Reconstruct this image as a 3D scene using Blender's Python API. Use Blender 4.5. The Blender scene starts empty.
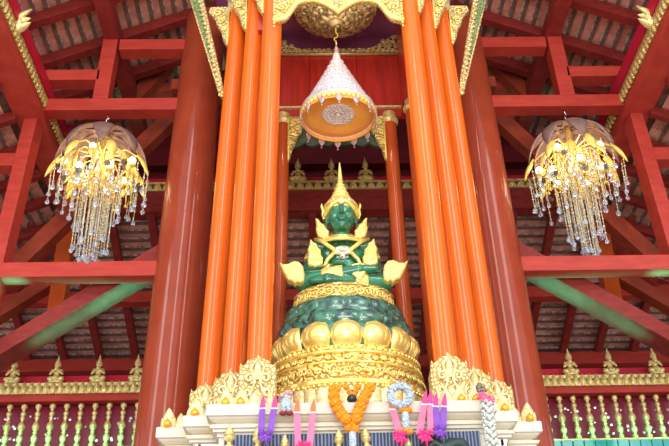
import bpy, bmesh, math, random
from mathutils import Vector, Matrix, noise
random.seed(11)
PI = math.pi
scene = bpy.context.scene
COL = scene.collection

# ------------------------------------------------------------------ camera
FPX = 904.0
TH, RO, PS = math.radians(30.7), math.radians(1.4), math.radians(1.5)
CAM = Vector((-0.28, 0.0, 1.6))
def rz(v):
    c, s = math.cos(PS), math.sin(PS)
    return Vector((v[0]*c+v[1]*s, -v[0]*s+v[1]*c, v[2]))
FW = rz((0, math.cos(TH), math.sin(TH)))
R0 = rz((1, 0, 0)); U0 = rz((0, -math.sin(TH), math.cos(TH)))
RT = R0*math.cos(RO) - U0*math.sin(RO)
UP = U0*math.cos(RO) + R0*math.sin(RO)
def P(u, v, Y):
    """point of the hall at depth Y seen at photo position (u, v)"""
    d = FW + RT*((u-334.5)/FPX) + UP*((223-v)/FPX)
    return CAM + d*(Y/d.y)
cd = bpy.data.cameras.new('camera'); cam = bpy.data.objects.new('camera', cd); COL.objects.link(cam)
M = Matrix((RT, UP, -FW)).transposed().to_4x4(); M.translation = CAM
cam.matrix_world = M
cd.sensor_width = 36; cd.lens = FPX/669*36; cd.clip_end = 200
scene.camera = cam

# ------------------------------------------------------------------ materials
def mat(name, c1, rough=.5, metal=0., c2=None, nscale=8., bump=0., bscale=30., kind='noise', coat=0., trans=0., emis=None, estr=0., stretch=(1,1,1), lo=.35, hi=.65, ior=1.45, bdist=.02):
    m = bpy.data.materials.new(name); m.use_nodes = True
    nt = m.node_tree; b = nt.nodes['Principled BSDF']
    b.inputs['Base Color'].default_value = (*c1, 1)
    b.inputs['Roughness'].default_value = rough
    b.inputs['Metallic'].default_value = metal
    b.inputs['Coat Weight'].default_value = coat
    b.inputs['Coat Roughness'].default_value = .08
    b.inputs['Transmission Weight'].default_value = trans
    b.inputs['IOR'].default_value = ior
    if emis:
        b.inputs['Emission Color'].default_value = (*emis, 1); b.inputs['Emission Strength'].default_value = estr
    tc = nt.nodes.new('ShaderNodeTexCoord'); mp = nt.nodes.new('ShaderNodeMapping')
    mp.inputs['Scale'].default_value = stretch
    nt.links.new(tc.outputs['Object'], mp.inputs['Vector'])
    def tex(k, s):
        if k == 'voronoi':
            n = nt.nodes.new('ShaderNodeTexVoronoi'); n.inputs['Scale'].default_value = s; o = n.outputs['Distance']
        elif k == 'crack':
            n = nt.nodes.new('ShaderNodeTexVoronoi'); n.feature = 'DISTANCE_TO_EDGE'; n.inputs['Scale'].default_value = s; o = n.outputs['Distance']
        elif k == 'wave':
            n = nt.nodes.new('ShaderNodeTexWave'); n.inputs['Scale'].default_value = s; n.inputs['Distortion'].default_value = 2.; o = n.outputs['Fac']
        elif k == 'scroll':
            n = nt.nodes.new('ShaderNodeTexWave'); n.wave_type = 'RINGS'; n.inputs['Scale'].default_value = s
            n.inputs['Distortion'].default_value = 9.; n.inputs['Detail'].default_value = 1.; n.inputs['Detail Scale'].default_value = 1.6; o = n.outputs['Fac']
        else:
            n = nt.nodes.new('ShaderNodeTexNoise'); n.inputs['Scale'].default_value = s; n.inputs['Detail'].default_value = 4; o = n.outputs['Fac']
        nt.links.new(mp.outputs['Vector'], n.inputs['Vector'])
        return o
    if c2:
        o = tex(kind, nscale); r = nt.nodes.new('ShaderNodeValToRGB')
        r.color_ramp.elements[0].position = lo; r.color_ramp.elements[1].position = hi
        r.color_ramp.elements[0].color = (*c2, 1); r.color_ramp.elements[1].color = (*c1, 1)
        nt.links.new(o, r.inputs['Fac']); nt.links.new(r.outputs['Color'], b.inputs['Base Color'])
    if bump:
        o = tex(kind if kind != 'noise' else 'noise', bscale); bp = nt.nodes.new('ShaderNodeBump')
        bp.inputs['Strength'].default_value = bump; bp.inputs['Distance'].default_value = bdist
        nt.links.new(o, bp.inputs['Height']); nt.links.new(bp.outputs['Normal'], b.inputs['Normal'])
    return m

RED    = mat('red_painted_beam', (.47, .050, .034), .42, c2=(.39, .038, .026), nscale=5, stretch=(1, 1, 4))
PILLAR = mat('red_lacquer_pillar', (.34, .052, .022), .5, c2=(.29, .042, .017), nscale=3, coat=1.)
ORANGE = mat('orange_lacquer', (.75, .132, .009), .5, c2=(.67, .108, .008), nscale=3, coat=1., stretch=(1, 1, .3))
REDORANGE = mat('red_orange_lacquer', (.52, .085, .015), .5, c2=(.44, .065, .012), nscale=3, coat=1.)
WOODRED = mat('polished_red_wood', (.50, .034, .020), .3, c2=(.36, .022, .015), nscale=4, coat=.4, stretch=(6, 1, .5))
PURPLE = mat('dark_plum_ceiling', (.27, .07, .18), .5, c2=(.21, .055, .14), nscale=3)
MAROON = mat('maroon_paint', (.14, .008, .012), .55, c2=(.10, .006, .010), nscale=5)
CRIMSONW = mat('dark_crimson_wall', (.26, .014, .035), .35)
CRIMSON = mat('crimson_paint', (.48, .012, .035), .45)
DARKRED = mat('dark_red_timber', (.27, .030, .024), .5, c2=(.20, .021, .017), nscale=6, stretch=(1, 1, 3))
BROWN  = mat('brown_red_timber', (.30, .045, .02), .5, c2=(.22, .032, .016), nscale=6)
TILE   = mat('clay_tile', (.80, .36, .28), .8, c2=(.56, .23, .18), nscale=7, bump=.4, bscale=22)
BATTEN = mat('weathered_batten', (.24, .13, .10), .85, c2=(.14, .075, .06), nscale=14)
MORTAR = mat('grey_white_mortar', (.62, .52, .47), .9, c2=(.26, .15, .12), nscale=16, bump=.5, bscale=30, lo=.42, hi=.58)
GOLD   = mat('polished_gold', (1.0, .82, .27), .15, .6, c2=(.98, .70, .15), nscale=9)
GOLDY  = mat('bright_gold_leaf', (1.0, .80, .25), .32, .4, c2=(.90, .56, .08), nscale=40, kind='voronoi', bump=.35, bscale=45, lo=.1, hi=.5)
GOLDF  = mat('gold_filigree', (1.0, .82, .30), .34, .35, c2=(.50, .24, .02), nscale=9, kind='scroll', bump=.9, bscale=9, lo=.15, hi=.5)
CREAMG = mat('pale_gold_filigree', (.80, .67, .33), .42, .3, c2=(.38, .20, .03), nscale=26, kind='crack', bump=1., bscale=26, lo=.02, hi=.2)
CREAML = mat('cream_gold_leaf', (.82, .73, .46), .45, .2, c2=(.68, .48, .14), nscale=30, bump=.4, bscale=40)
OLDGOLD = mat('antique_gold', (.72, .50, .17), .38, .6, c2=(.26, .16, .04), nscale=40, kind='voronoi', bump=.5, bscale=40, lo=.08, hi=.4)
PALEGOLD = mat('pale_gold_gilt', (.86, .72, .34), .34, .45, c2=(.62, .45, .14), nscale=25, bump=.3, bscale=40)
ROSEG  = mat('gilded_green_ceiling_rose', (.60, .48, .22), .4, .3, c2=(.22, .19, .09), nscale=5, kind='scroll', bump=.4, bscale=5, lo=.2, hi=.6)
JADE   = mat('green_jade', (.018, .21, .10), .14, c2=(.006, .085, .045), nscale=5, coat=.8, lo=.3, hi=.7)
JADEST = mat('green_mosaic_stone', (.05, .19, .12), .14, c2=(.008, .045, .034), nscale=11, kind='noise', bump=.5, bscale=9, coat=1., lo=.38, hi=.62, bdist=.04)
SILVERG = mat('silver_gold_jewel', (.86, .78, .58), .3, .4, c2=(.6, .42, .2), nscale=40, kind='voronoi', bump=.5, bscale=50, lo=.1, hi=.4)
MARBLE = mat('white_painted_stone', (.70, .64, .54), .5, c2=(.64, .57, .46), nscale=4)
SLATE  = mat('blue_slate_carving', (.24, .30, .44), .4, c2=(.05, .06, .11), nscale=7, kind='wave', bump=.8, bscale=7, lo=.25, hi=.75, stretch=(1.6, 1, .5))
DKGREEN = mat('dark_green_carving', (.03, .06, .055), .35, c2=(.012, .02, .02), nscale=20, bump=.5, bscale=20)
LACE   = mat('white_lace', (.86, .80, .82), .5, .1, c2=(.55, .44, .50), nscale=55, kind='voronoi', bump=.6, bscale=55, lo=.25, hi=.5)
LACEY  = mat('yellow_fringe', (.95, .78, .33), .5, c2=(.8, .55, .15), nscale=40, bump=.6, bscale=60)
LINING = mat('orange_silk_lining', (.93, .45, .10), .5, c2=(.85, .36, .07), nscale=6)
PEARL  = mat('pink_pearl_leaf', (.66, .48, .46), .35, .2, c2=(.45, .3, .3), nscale=30, bump=.3, bscale=40)
GREENGL = mat('green_glass_mosaic', (.16, .22, .07), .3, .2, c2=(.07, .11, .04), nscale=26, kind='voronoi', bump=.5, bscale=26, lo=.1, hi=.5)
VALGREEN = mat('dark_green_valance', (.06, .11, .05), .4, c2=(.03, .05, .03), nscale=16)
COPPER = mat('dull_copper_leaf', (.34, .21, .18), .45, .3, c2=(.24, .14, .115), nscale=12)
YGLASS = mat('amber_glass', (1.0, .80, .22), .2, .1, c2=(.95, .62, .08), nscale=10, coat=.5)
CRYSTAL = mat('clear_crystal', (.82, .88, 1.0), .04, 0, trans=.8, coat=.6, ior=1.5)
CHAMP  = mat('champagne_bead', (.80, .68, .42), .25, .5)
DKMETAL = mat('dark_pewter', (.20, .16, .12), .35, .7)
CHROME = mat('chrome', (.8, .8, .85), .15, 1.)
AMBER  = mat('amber_gold_bud', (.90, .42, .04), .25, .4)
BULB   = mat('warm_bulb', (1, .95, .8), .4, emis=(1, .88, .60), estr=6.)
CYAN   = mat('led_glow_on_tile', (.02, .50, .42), .25, c2=(.01, .38, .33), nscale=9, coat=.5)  # turquoise of the LED glow put into the base colour
MIRROR = mat('mirror_chip', (.92, .80, .88), .2, .5)
PINK   = mat('pink_satin_ribbon', (.90, .16, .30), .4, c2=(.82, .12, .24), nscale=9)
HOTPINK = mat('hot_pink_ribbon', (.85, .03, .20), .4)
VIOLET = mat('violet_satin_ribbon', (.22, .06, .45), .4, c2=(.17, .04, .38), nscale=9)
REDOR  = mat('red_orange_ribbon', (.90, .14, .03), .45)
MARI   = mat('marigold_petals', (1.0, .36, .01), .7, c2=(.85, .22, .005), nscale=60, bump=.8, bscale=70)
JASM   = mat('jasmine_buds', (.50, .57, .66), .6, c2=(.30, .36, .44), nscale=50, kind='voronoi', bump=.8, bscale=50, lo=.1, hi=.5)
JASMW  = mat('white_jasmine', (.72, .72, .66), .6, c2=(.40, .42, .40), nscale=50, kind='voronoi', bump=.8, bscale=50, lo=.1, hi=.5)
MAROONF = mat('maroon_petals', (.25, .03, .04), .6)
DARK   = mat('dark_glaze', (.02, .035, .03), .25)
FLOOR  = mat('warm_stone_floor', (.44, .37, .29), .4, c2=(.38, .32, .25), nscale=2)
WHITEP = mat('white_frame_paint', (.85, .83, .76), .5)

for _m, _s in ((RED, .2), (PILLAR, .1), (ORANGE, .1), (REDORANGE, .1), (DARKRED, .2), (BROWN, .2), (TILE, .2), (BATTEN, .2), (MORTAR, .2), (CRIMSON, .2), (MAROON, .2)):
    _m.node_tree.nodes['Principled BSDF'].inputs['Specular IOR Level'].default_value = _s
    if _m in (PILLAR, ORANGE, REDORANGE): _m.node_tree.nodes['Principled BSDF'].inputs['Coat Weight'].default_value = .55 if _m is PILLAR else .7
# ------------------------------------------------------------------ mesh builder
class MB:
    def __init__(self): self.bm = bmesh.new(); self.mi = 0
    def face(self, vs):
        try: f = self.bm.faces.new(vs); f.material_index = self.mi; return f
        except ValueError: return None
    def hexa(self, c):            # 8 corners: bottom ring then top ring
        v = [self.bm.verts.new(p) for p in c]
        for q in ((3,2,1,0),(4,5,6,7),(0,1,5,4),(1,2,6,5),(2,3,7,6),(3,0,4,7)): self.face([v[i] for i in q])
        return self
    def box(self, x0, x1, y0, y1, z0, z1):
        return self.hexa([(x0,y0,z0),(x1,y0,z0),(x1,y1,z0),(x0,y1,z0),(x0,y0,z1),(x1,y0,z1),(x1,y1,z1),(x0,y1,z1)])
    def beam(self, a, b, w, h, up=(0,0,1)):
        a, b = Vector(a), Vector(b); d = (b-a).normalized(); s = d.cross(Vector(up)).normalized(); u = s.cross(d)
        s *= w/2; u *= h/2
        return self.hexa([a-s-u, a+s-u, b+s-u, b-s-u, a-s+u, a+s+u, b+s+u, b-s+u])
    def lathe(self, prof, c=(0,0,0), n=32, sx=1., sy=1., lean=(0,0), cap=True):
        rings = []
        for r, z in prof:
            ox, oy = lean[0]*z, lean[1]*z
            if r < 1e-5: rings.append([self.bm.verts.new((c[0]+ox, c[1]+oy, c[2]+z))])
            else: rings.append([self.bm.verts.new((c[0]+ox+r*sx*math.cos(2*PI*i/n), c[1]+oy+r*sy*math.sin(2*PI*i/n), c[2]+z)) for i in range(n)])
        for A, B in zip(rings, rings[1:]):
            for i in range(n):
                j = (i+1) % n
                if len(A) == 1 and len(B) == 1: continue
                if len(A) == 1: self.face([A[0], B[j], B[i]])
                elif len(B) == 1: self.face([A[i], A[j], B[0]])
                else: self.face([A[i], A[j], B[j], B[i]])
        if cap:
            for R, rev in ((rings[0], True), (rings[-1], False)):
                if len(R) > 2: self.face(R[::-1] if rev else R)
        return self
    def tube(self, pts, r, n=8, closed=False):
        pts = [Vector(p) for p in pts]; k = len(pts)
        rs = r if isinstance(r, (list, tuple)) else [r]*k
        rings = []; prev = None
        for i, p in enumerate(pts):
            if closed: t = pts[(i+1) % k]-pts[i-1]
            else: t = pts[min(i+1, k-1)]-pts[max(i-1, 0)]
            t.normalize()
            if prev is None:
                a = Vector((0,0,1)) if abs(t.z) < .9 else Vector((1,0,0)); s = t.cross(a).normalized()
            else:
                s = prev - t*prev.dot(t); s = s.normalized() if s.length > 1e-6 else t.orthogonal().normalized()
            prev = s; u = t.cross(s)
            rings.append([self.bm.verts.new(p + (s*math.cos(2*PI*j/n)+u*math.sin(2*PI*j/n))*rs[i]) for j in range(n)])
        m = k if closed else k-1
        for i in range(m):
            A, B = rings[i], rings[(i+1) % k]
            for j in range(n): self.face([A[j], A[(j+1) % n], B[(j+1) % n], B[j]])
        if not closed: self.face(rings[0][::-1]); self.face(rings[-1])
        return self
    def ball(self, c, r, seg=12, rot=None):
        rx, ry, rzz = r if isinstance(r, (list, tuple)) else (r, r, r)
        rings = max(4, seg//2); R = rot or Matrix.Identity(3); c = Vector(c); L = []
        for i in range(rings+1):
            a = PI*i/rings
            if i in (0, rings): L.append([self.bm.verts.new(c + R @ Vector((0, 0, -rzz*math.cos(a))))])
            else: L.append([self.bm.verts.new(c + R @ Vector((rx*math.sin(a)*math.cos(2*PI*j/seg), ry*math.sin(a)*math.sin(2*PI*j/seg), -rzz*math.cos(a)))) for j in range(seg)])
        for A, B in zip(L, L[1:]):
            for j in range(seg):
                k = (j+1) % seg
                if len(A) == 1: self.face([A[0], B[k], B[j]])
                elif len(B) == 1: self.face([A[j], A[k], B[0]])
                else: self.face([A[j], A[k], B[k], B[j]])
        return self
    def capsule(self, a, b, ra, rb, n=14):
        a, b = Vector(a), Vector(b)
        self.tube([a, a.lerp(b, .5), b], [ra, (ra+rb)/2, rb], n); self.ball(a, ra, n); self.ball(b, rb, n); return self
    def prism(self, poly, y0, y1, bev=0.):
        """poly: (x, z) outline extruded from depth y0 (near) to y1; front edge chamfered by bev"""
        n = len(poly)
        A = sum(poly[i][0]*poly[(i+1) % n][1]-poly[(i+1) % n][0]*poly[i][1] for i in range(n))
        if A < 0: poly = poly[::-1]
        back = [self.bm.verts.new((x, y1, z)) for x, z in poly]
        if bev:
            mid = [self.bm.verts.new((x, y0+bev, z)) for x, z in poly]
            cx = sum(p[0] for p in poly)/n; cz = sum(p[1] for p in poly)/n
            fr = []
            for i in range(n):
                p, q, s = Vector(poly[i-1]), Vector(poly[i]), Vector(poly[(i+1) % n])
                e1 = (q-p); e2 = (s-q)
                n1 = Vector((-e1.y, e1.x)); n2 = Vector((-e2.y, e2.x)); nn = n1.normalized()+n2.normalized()
                if nn.length > 1e-6: nn.normalize()
                q2 = q + nn*bev; fr.append(self.bm.verts.new((q2.x, y0, q2.y)))
            rings = [back, mid, fr]
        else:
            fr = [self.bm.verts.new((x, y0, z)) for x, z in poly]; rings = [back, fr]
        for a, b in zip(rings, rings[1:]):
            for i in range(n): self.face([a[i], a[(i+1) % n], b[(i+1) % n], b[i]])
        self.face(rings[-1]); self.face(back[::-1])
        return self
    def petal(self, base, out, upv, length, width, bulge, curl=.25, nu=7, nv=6, thick=.012, pointed=.6):
        """a leaf standing at base: upv = its growing direction, out = the way its face looks"""
        base, o, u = Vector(base), Vector(out).normalized(), Vector(upv).normalized(); s = u.cross(o).normalized()
        F, B = [], []
        for i in range(nu+1):
            t = i/nu
            w = width/2*(math.sin(PI*(t*.75+.25))**pointed if t < 1 else 0.0)
            w *= (1-t**3)**.5
            row, rowb = [], []
            for j in range(nv+1):
                q = j/nv*2-1
                p = base + u*(length*t) + s*(w*q) + o*(bulge*(1-q*q)*math.sin(PI*min(1, t*.8+.2)) + curl*length*t*t)
                row.append(self.bm.verts.new(p)); rowb.append(self.bm.verts.new(p - o*thick))
            F.append(row); B.append(rowb)
        for i in range(nu):
            for j in range(nv):
                self.face([F[i][j], F[i][j+1], F[i+1][j+1], F[i+1][j]][::-1]); self.face([B[i][j], B[i][j+1], B[i+1][j+1], B[i+1][j]])
            self.face([F[i][0], F[i+1][0], B[i+1][0], B[i][0]]); self.face([F[i][nv], B[i][nv], B[i+1][nv], F[i+1][nv]])
        return self
    def build(self, name, m, parent=None, loc=(0,0,0), smooth=False, bevel=0., autos=None):
        org = Vector(ORG.get(parent.name, (0,0,0))) if parent else Vector(loc)
        bmesh.ops.remove_doubles(self.bm, verts=self.bm.verts, dist=1e-6)
        bmesh.ops.recalc_face_normals(self.bm, faces=self.bm.faces)
        bmesh.ops.translate(self.bm, verts=self.bm.verts, vec=-org)
        me = bpy.data.meshes.new(name); self.bm.to_mesh(me); self.bm.free()
        for q in (m if isinstance(m, (list, tuple)) else [m]): me.materials.append(q)
        o = bpy.data.objects.new(name, me); COL.objects.link(o)
        if parent: o.parent = parent
        else: o.location = org
        ORG[o.name] = org
        if smooth:
            me.polygons.foreach_set('use_smooth', [True]*len(me.polygons))
            if autos: me.set_sharp_from_angle(angle=math.radians(autos))
        if bevel:
            bv = o.modifiers.new('bevel', 'BEVEL'); bv.width = bevel; bv.segments = 2; bv.limit_method = 'ANGLE'
        return o
ORG = {}
def thing(name, label, cat, loc=(0,0,0), group=None):
    o = bpy.data.objects.new(name, None); COL.objects.link(o); o.location = loc; o.empty_display_size = .1
    o['label'] = label; o['category'] = cat
    if group: o['group'] = group
    ORG[o.name] = Vector(loc); return o
def tag(o, label, cat, group=None):
    o['label'] = label; o['category'] = cat
    if group: o['group'] = group
    return o
def struct(o): o['kind'] = 'structure'; return o
def copy_tree(o, loc, label, rot=0., parent=None):
    kids = list(o.children)
    c = o.copy(); COL.objects.link(c)
    if parent: c.parent = parent
    else: c.location = loc; c.rotation_euler = (0, 0, rot); c['label'] = label
    for k in kids: copy_tree(k, None, None, parent=c)
    return c
def spiral(c, r0, r1, a0, turns, y, n=18, sgn=1):
    return [(c[0]+sgn*(r0+(r1-r0)*i/(n-1))*math.cos(a0+turns*2*PI*i/(n-1)), y, c[1]+(r0+(r1-r0)*i/(n-1))*math.sin(a0+turns*2*PI*i/(n-1))) for i in range(n)]
def pxpoly(pts, Y): return [(q.x, q.z) for q in (P(u, v, Y) for u, v in pts)]
def mirror(poly): return [(-x, z) for x, z in poly]

# ------------------------------------------------------------------ setting: floor, walls, roofs
struct(MB().box(-14, 14, -12, 16, -.2, 0).build('floor', FLOOR))
struct(MB().box(-9, 9, 14.3, 14.5, 0, 8.6).build('wall_back', MAROON))

def tiled_roof(name, O, a, La, b, Lb, sp, rafters, rw=.13, rh=.15, rm=DARKRED, purl=()):
    """underside of a clay tile roof: O corner, a along the battens, b up the slope"""
    O, a, b = Vector(O), Vector(a).normalized(), Vector(b).normalized(); n = a.cross(b).normalized()
    if n.z < 0: n = -n
    mb = MB()
    def slab(s0, s1, t0, t1, n0, n1):
        mb.hexa([O+a*s0+b*t0+n*n0, O+a*s1+b*t0+n*n0, O+a*s1+b*t1+n*n0, O+a*s0+b*t1+n*n0,
                 O+a*s0+b*t0+n*n1, O+a*s1+b*t0+n*n1, O+a*s1+b*t1+n*n1, O+a*s0+b*t1+n*n1])
    k = int(Lb/sp)
    tw = .21
    for i in range(k):
        t0 = i*sp
        for j in range(int(La/tw)):            # single tiles, slightly uneven
            dz = random.uniform(-.006, .006); sl = random.uniform(0, .004)
            slab(j*tw+.003, (j+1)*tw-.003, t0-.01, t0+sp+.03, .0+dz, .02+dz)
    mb.mi = 3; slab(0, La, -.05, Lb, .035, .05)
    for i in range(k):
        t0 = i*sp
        mb.mi = 1; slab(0, La, t0, t0+.05, -.030, -.002)
        mb.mi = 2                               # squeezed out mortar beside the batten
        st = .05; m = int(La/st)
        prev = None
        for j in range(m):
            w = .010+.016*max(0, noise.noise((j*st*5.3, i*3.7, 1.3))+.35)
            slab(j*st, (j+1)*st, t0+.05, t0+.05+w, -.022, -.002)
    ob = struct(mb.build(name, [TILE, BATTEN, MORTAR, BATTEN]))
    for s in rafters:
        p = O+a*s; MB().beam(p - n*(.05+rh/2) - b*.1, p+b*(Lb+.02) - n*(.05+rh/2), rw, rh, n).build('rafter', rm, ob, bevel=.006)
    return ob
MS = .436
def zr(x): return 10.08 + MS*(2.87-abs(x))       # tile plane of the main roof
for sg, nm in ((-1, 'ceiling_left'), (1, 'ceiling_right')):
    XL = 4.2
    sl = math.hypot(XL, XL*MS)
    ob = tiled_roof(nm, (sg*XL, 6.3, zr(XL)), (0, 1, 0), 5.6, (-sg, 0, MS), sl, .158, [.62, 1.37, 2.12, 2.87, 3.62, 4.37, 5.1])
    MB().box(sg*2.87-.1, sg*2.87+.1, 6.3, 11.4, 9.68, 9.88).build('purlin', DARKRED, ob, bevel=.006)
SK = .42
for sg, nm in ((-1, 'ceiling_aisle_left'), (1, 'ceiling_aisle_right')):
    lx = 4.2; ob = tiled_roof(nm, (sg*(3.95+lx), 6.5, 8.50-SK*lx), (0, 1, 0), 8.0, (-sg, 0, SK), math.hypot(lx, lx*SK), .158, [1.1+.62*i for i in range(11)], rw=.10, rh=.12)
    MB().beam((sg*3.55, 11.05, 8.45), (sg*7.0, 14.5, 7.0), .15, .2).build('hip_rafter', DARKRED, ob, bevel=.006)
lx = 3.4
ob = tiled_roof('ceiling_aisle_back', (-7.0, 11.08+lx, 8.55-SK*lx), (1, 0, 0), 14.0, (0, -1, SK), math.hypot(lx, lx*SK), .158,
                [7.0+s*(.3+.58*i) for s in (-1, 1) for i in range(10)], rw=.11, rh=.12)
MB().box(-6.2, 6.2, 12.4, 12.6, 7.62, 7.80).build('purlin', RED, ob, bevel=.008)
MB().box(-6.5, 6.5, 13.75, 13.95, 7.06, 7.27).build('eave_beam', RED, ob, bevel=.008)
MB().box(-6.5, 6.5, 13.96, 14.2, 5.5, 7.2).build('fascia_board', MAROON, ob)

# ------------------------------------------------------------------ hall frame: pillars, posts, beams
side = {-1: 'left', 1: 'right'}
def bar(name, a, b, w, h, m, label, cat='beam', up=(0,0,1)):
    a, b = Vector(a), Vector(b)
    return tag(MB().beam(a, b, w, h, up).build(name, m, loc=a, bevel=.008), label, cat)
YF, YB = 8.87, 9.07; YC = (YF+YB)/2; YW = YB-YF
for s in (-1, 1):
    w = side[s]
    tag(MB().lathe([(.345, 0), (.325, 2.6), (.300, 4.3), (.287, 6.7), (.268, 8.9), (.256, 10.1)], (s*1.925, 9, 0), 64, lean=(-s*.0235, 0)).build('pillar', PILLAR, loc=(s*1.925, 9, 0), smooth=True, autos=40),
        f'thick round red lacquered pillar standing {w} of the orange throne columns', 'pillar')
    bar('tie_beam', (s*1.5, YC, 8.615), (s*3.6, YC, 8.615), YW, .18, RED, f'red horizontal beam that carries the {w} chandelier')
    bar('lower_beam', (s*1.6, YC, 6.318), (s*4.9, YC, 6.318), YW, .185, RED, f'red horizontal beam below the {w} chandelier, green glow underneath')
    bar('collar_beam', (s*1.5, YC, 9.585), (s*2.765, YC, 9.585), YW, .17, RED, f'short red beam under the {w} roof slope, topmost of the frame')
    bar('short_beam', (s*2.96, YC, 9.085), (s*3.7, YC, 9.085), YW, .165, RED, f'small red beam between king post and {w} gold trimmed eave beam')
    bar('king_post', (s*2.915, YC, 8.705), (s*2.885, YC, 9.675), .19, YW, RED, f'short red upright standing on the {w} chandelier beam', 'post', up=(0, 1, 0))
    bar('side_post', (s*4.08, YC+.03, 0), (s*3.72, YC+.03, 8.42), .16, .27, RED, f'tall red post standing beyond the {w} chandelier at the picture edge', 'post', up=(0, 1, 0))
    bar('stub_beam', (s*3.80, YC, 7.80), (s*5.3, YC, 7.80), YW, .18, RED, f'red stub beam leaving the outer side of the {w} tall post')
    t0, t1, b0, b1 = P(-20, 350.5, 9.13), P(160, 243, 9.13), P(-20, 365.5, 9.13), P(160, 261.5, 9.13)
    m = MB(); dp = .36
    m.hexa([(s*abs(q.x), y, q.z) for q, y in ((b0, 9.13), (b1, 9.13), (b1, 9.13+dp), (b0, 9.13+dp), (t0, 9.13), (t1, 9.13), (t1, 9.13+dp), (t0, 9.13+dp))])
    tag(m.build('knee_brace', DARKRED, loc=(s*abs(t1.x), 9.13, t1.z), bevel=.008), f'long sloping timber running down from the {w} pillar, green lit below', 'brace')
    # framing farther back
    bar('rear_post', (s*3.56, 10.5, 6.48), (s*3.58, 10.5, 8.40), .2, .2, REDORANGE, f'orange red post standing behind the tip of the {w} chandelier', 'post', up=(0, 1, 0))
    a, b = P(62, 276, 10.5), P(-12, 322, 10.5)
    bar('rear_strut', (s*abs(a.x), 10.5, a.z), (s*abs(b.x), 10.5, b.z), .2, .16, BROWN, f'brown sloping timber behind the long {w} knee brace', 'brace')
    a, b = P(172, 60, 10.2), P(134, 102, 10.2)
    bar('roof_strut', (s*abs(a.x), 10.2, a.z), (s*abs(b.x), 10.2, b.z), .2, .2, BROWN, f'brown diagonal strut seen through the {w} upper opening of the frame', 'brace')
    a, b = P(117, 52, 10.3), P(133, 108, 10.3)
    bar('roof_post', (s*abs(a.x), 10.3, a.z), (s*abs(b.x), 10.3, b.z), .17, .17, DARKRED, f'dark red upright beside the diagonal strut in the {w} upper opening', 'post', up=(0, 1, 0))
    a, b = P(184, 90, 10.4), P(140, 91, 10.4)
    bar('inner_beam', (s*abs(a.x), 10.4, a.z), (s*abs(b.x), 10.4, a.z), .18, .15, RED, f'red cross beam deep behind the {w} upper opening')
    a, b = P(183, 108, 9.68), P(14, 270, 9.68)
    cb = bar('corner_brace', (s*abs(a.x), 9.68, a.z), (s*abs(b.x), 9.68, b.z), .19, .2, BROWN, f'long brown diagonal brace passing behind the {w} chandelier', 'brace')
    MB().beam((s*abs(a.x), 9.15, a.z-.02), (s*abs(a.x), 9.74, a.z-.02), .16, .16).build('tenon', BROWN, cb)
    # eave beam with gold trim running towards the viewer
    e = thing('eave_beam', f'red eave beam with gold leaf trim running along the {w} edge', 'beam', (s*3.75, 6.2, 8.4))
    MB().box(s*3.75-.16, s*3.75+.16, 6.2, 11.2, 8.40, 8.75).build('beam', RED, e, bevel=.008)
    MB().box(min(s*3.55, s*3.85), max(s*3.55, s*3.85), 6.2, 11.2, 8.75, 8.93).build('upper_fascia', CRIMSON, e)
    t = MB(); t.box(min(s*3.57, s*3.60), max(s*3.57, s*3.60), 6.2, 11.0, 8.56, 8.75)
    k = 0
    while 6.2+k*.09 < 10.95:
        y = 6.2+k*.09; t.petal((s*3.575, y+.045, 8.55), (-s, 0, 0), (0, 0, 1), .16, .085, .03, .12, 5, 4); k += 1
    t.build('gold_trim', OLDGOLD, e, smooth=True)

# ------------------------------------------------------------------ praying figures
def figure_proto(loc, label, cat, group):
    t = thing('praying_figure', label, cat, loc, group); x, y, z = loc
    b = MB()
    b.ball((x, y, z+.03), (.085, .07, .035), 14)
    b.capsule((x-.07, y-.02, z+.055), (x+.02, y-.06, z+.05), .032, .024, 10); b.capsule((x+.07, y-.02, z+.055), (x-.02, y-.06, z+.05), .032, .024, 10)
    b.ball((x, y, z+.075), (.05, .042, .04), 12); b.ball((x, y, z+.125), (.036, .03, .05), 12); b.ball((x, y, z+.16), (.052, .033, .033), 12)
    for q in (-1, 1):
        b.capsule((x+q*.052, y, z+.168), (x+q*.072, y-.018, z+.115), .018, .015, 10)
        b.capsule((x+q*.072, y-.018, z+.115), (x+q*.008, y-.055, z+.152), .015, .010, 10)
        b.ball((x+q*.007, y-.058, z+.168), (.009, .012, .026), 8)
        b.ball((x+q*.03, y, z+.23), (.008, .014, .022), 8)
    b.capsule((x, y, z+.17), (x, y-.005, z+.21), .017, .016, 10); b.ball((x, y-.006, z+.23), (.029, .031, .036), 14)
    b.ball((x, y-.037, z+.228), (.005, .007, .009), 8)
    o = b.build('body', PALEGOLD, t)
    rm = o.modifiers.new('remesh', 'REMESH'); rm.mode = 'VOXEL'; rm.voxel_size = .006; rm.use_smooth_shade = True
    MB().lathe([(.036, .245), (.038, .257), (.028, .268), (.03, .276), (.02, .29), (.021, .298), (.011, .315), (.012, .322), (.005, .345), (0, .372)], (x, y, z), 14).build('crown', PALEGOLD, t, smooth=True)
    MB().lathe([(.09, .0), (.094, .012), (.085, .02)], (x, y, z), 16, sy=.8).build('pedestal', PALEGOLD, t, smooth=True, autos=40)
    return t
pl = [('left', u, v, n) for u, v, n in ((11, 388, 'farthest left on the left balustrade'), (55, 386, 'second from the left edge on the left balustrade'), (97, 385, 'third from the left edge on the left balustrade'), (136, 384, 'nearest the left red pillar on its balustrade'))] + \
     [('right', u, v, n) for u, v, n in ((571.5, 376, 'nearest the right red pillar on its balustrade'), (611.5, 375.5, 'in the middle of the right balustrade'), (657, 375, 'at the far right end of the right balustrade'))]
RAILZ = 5.795
fig = None
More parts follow.
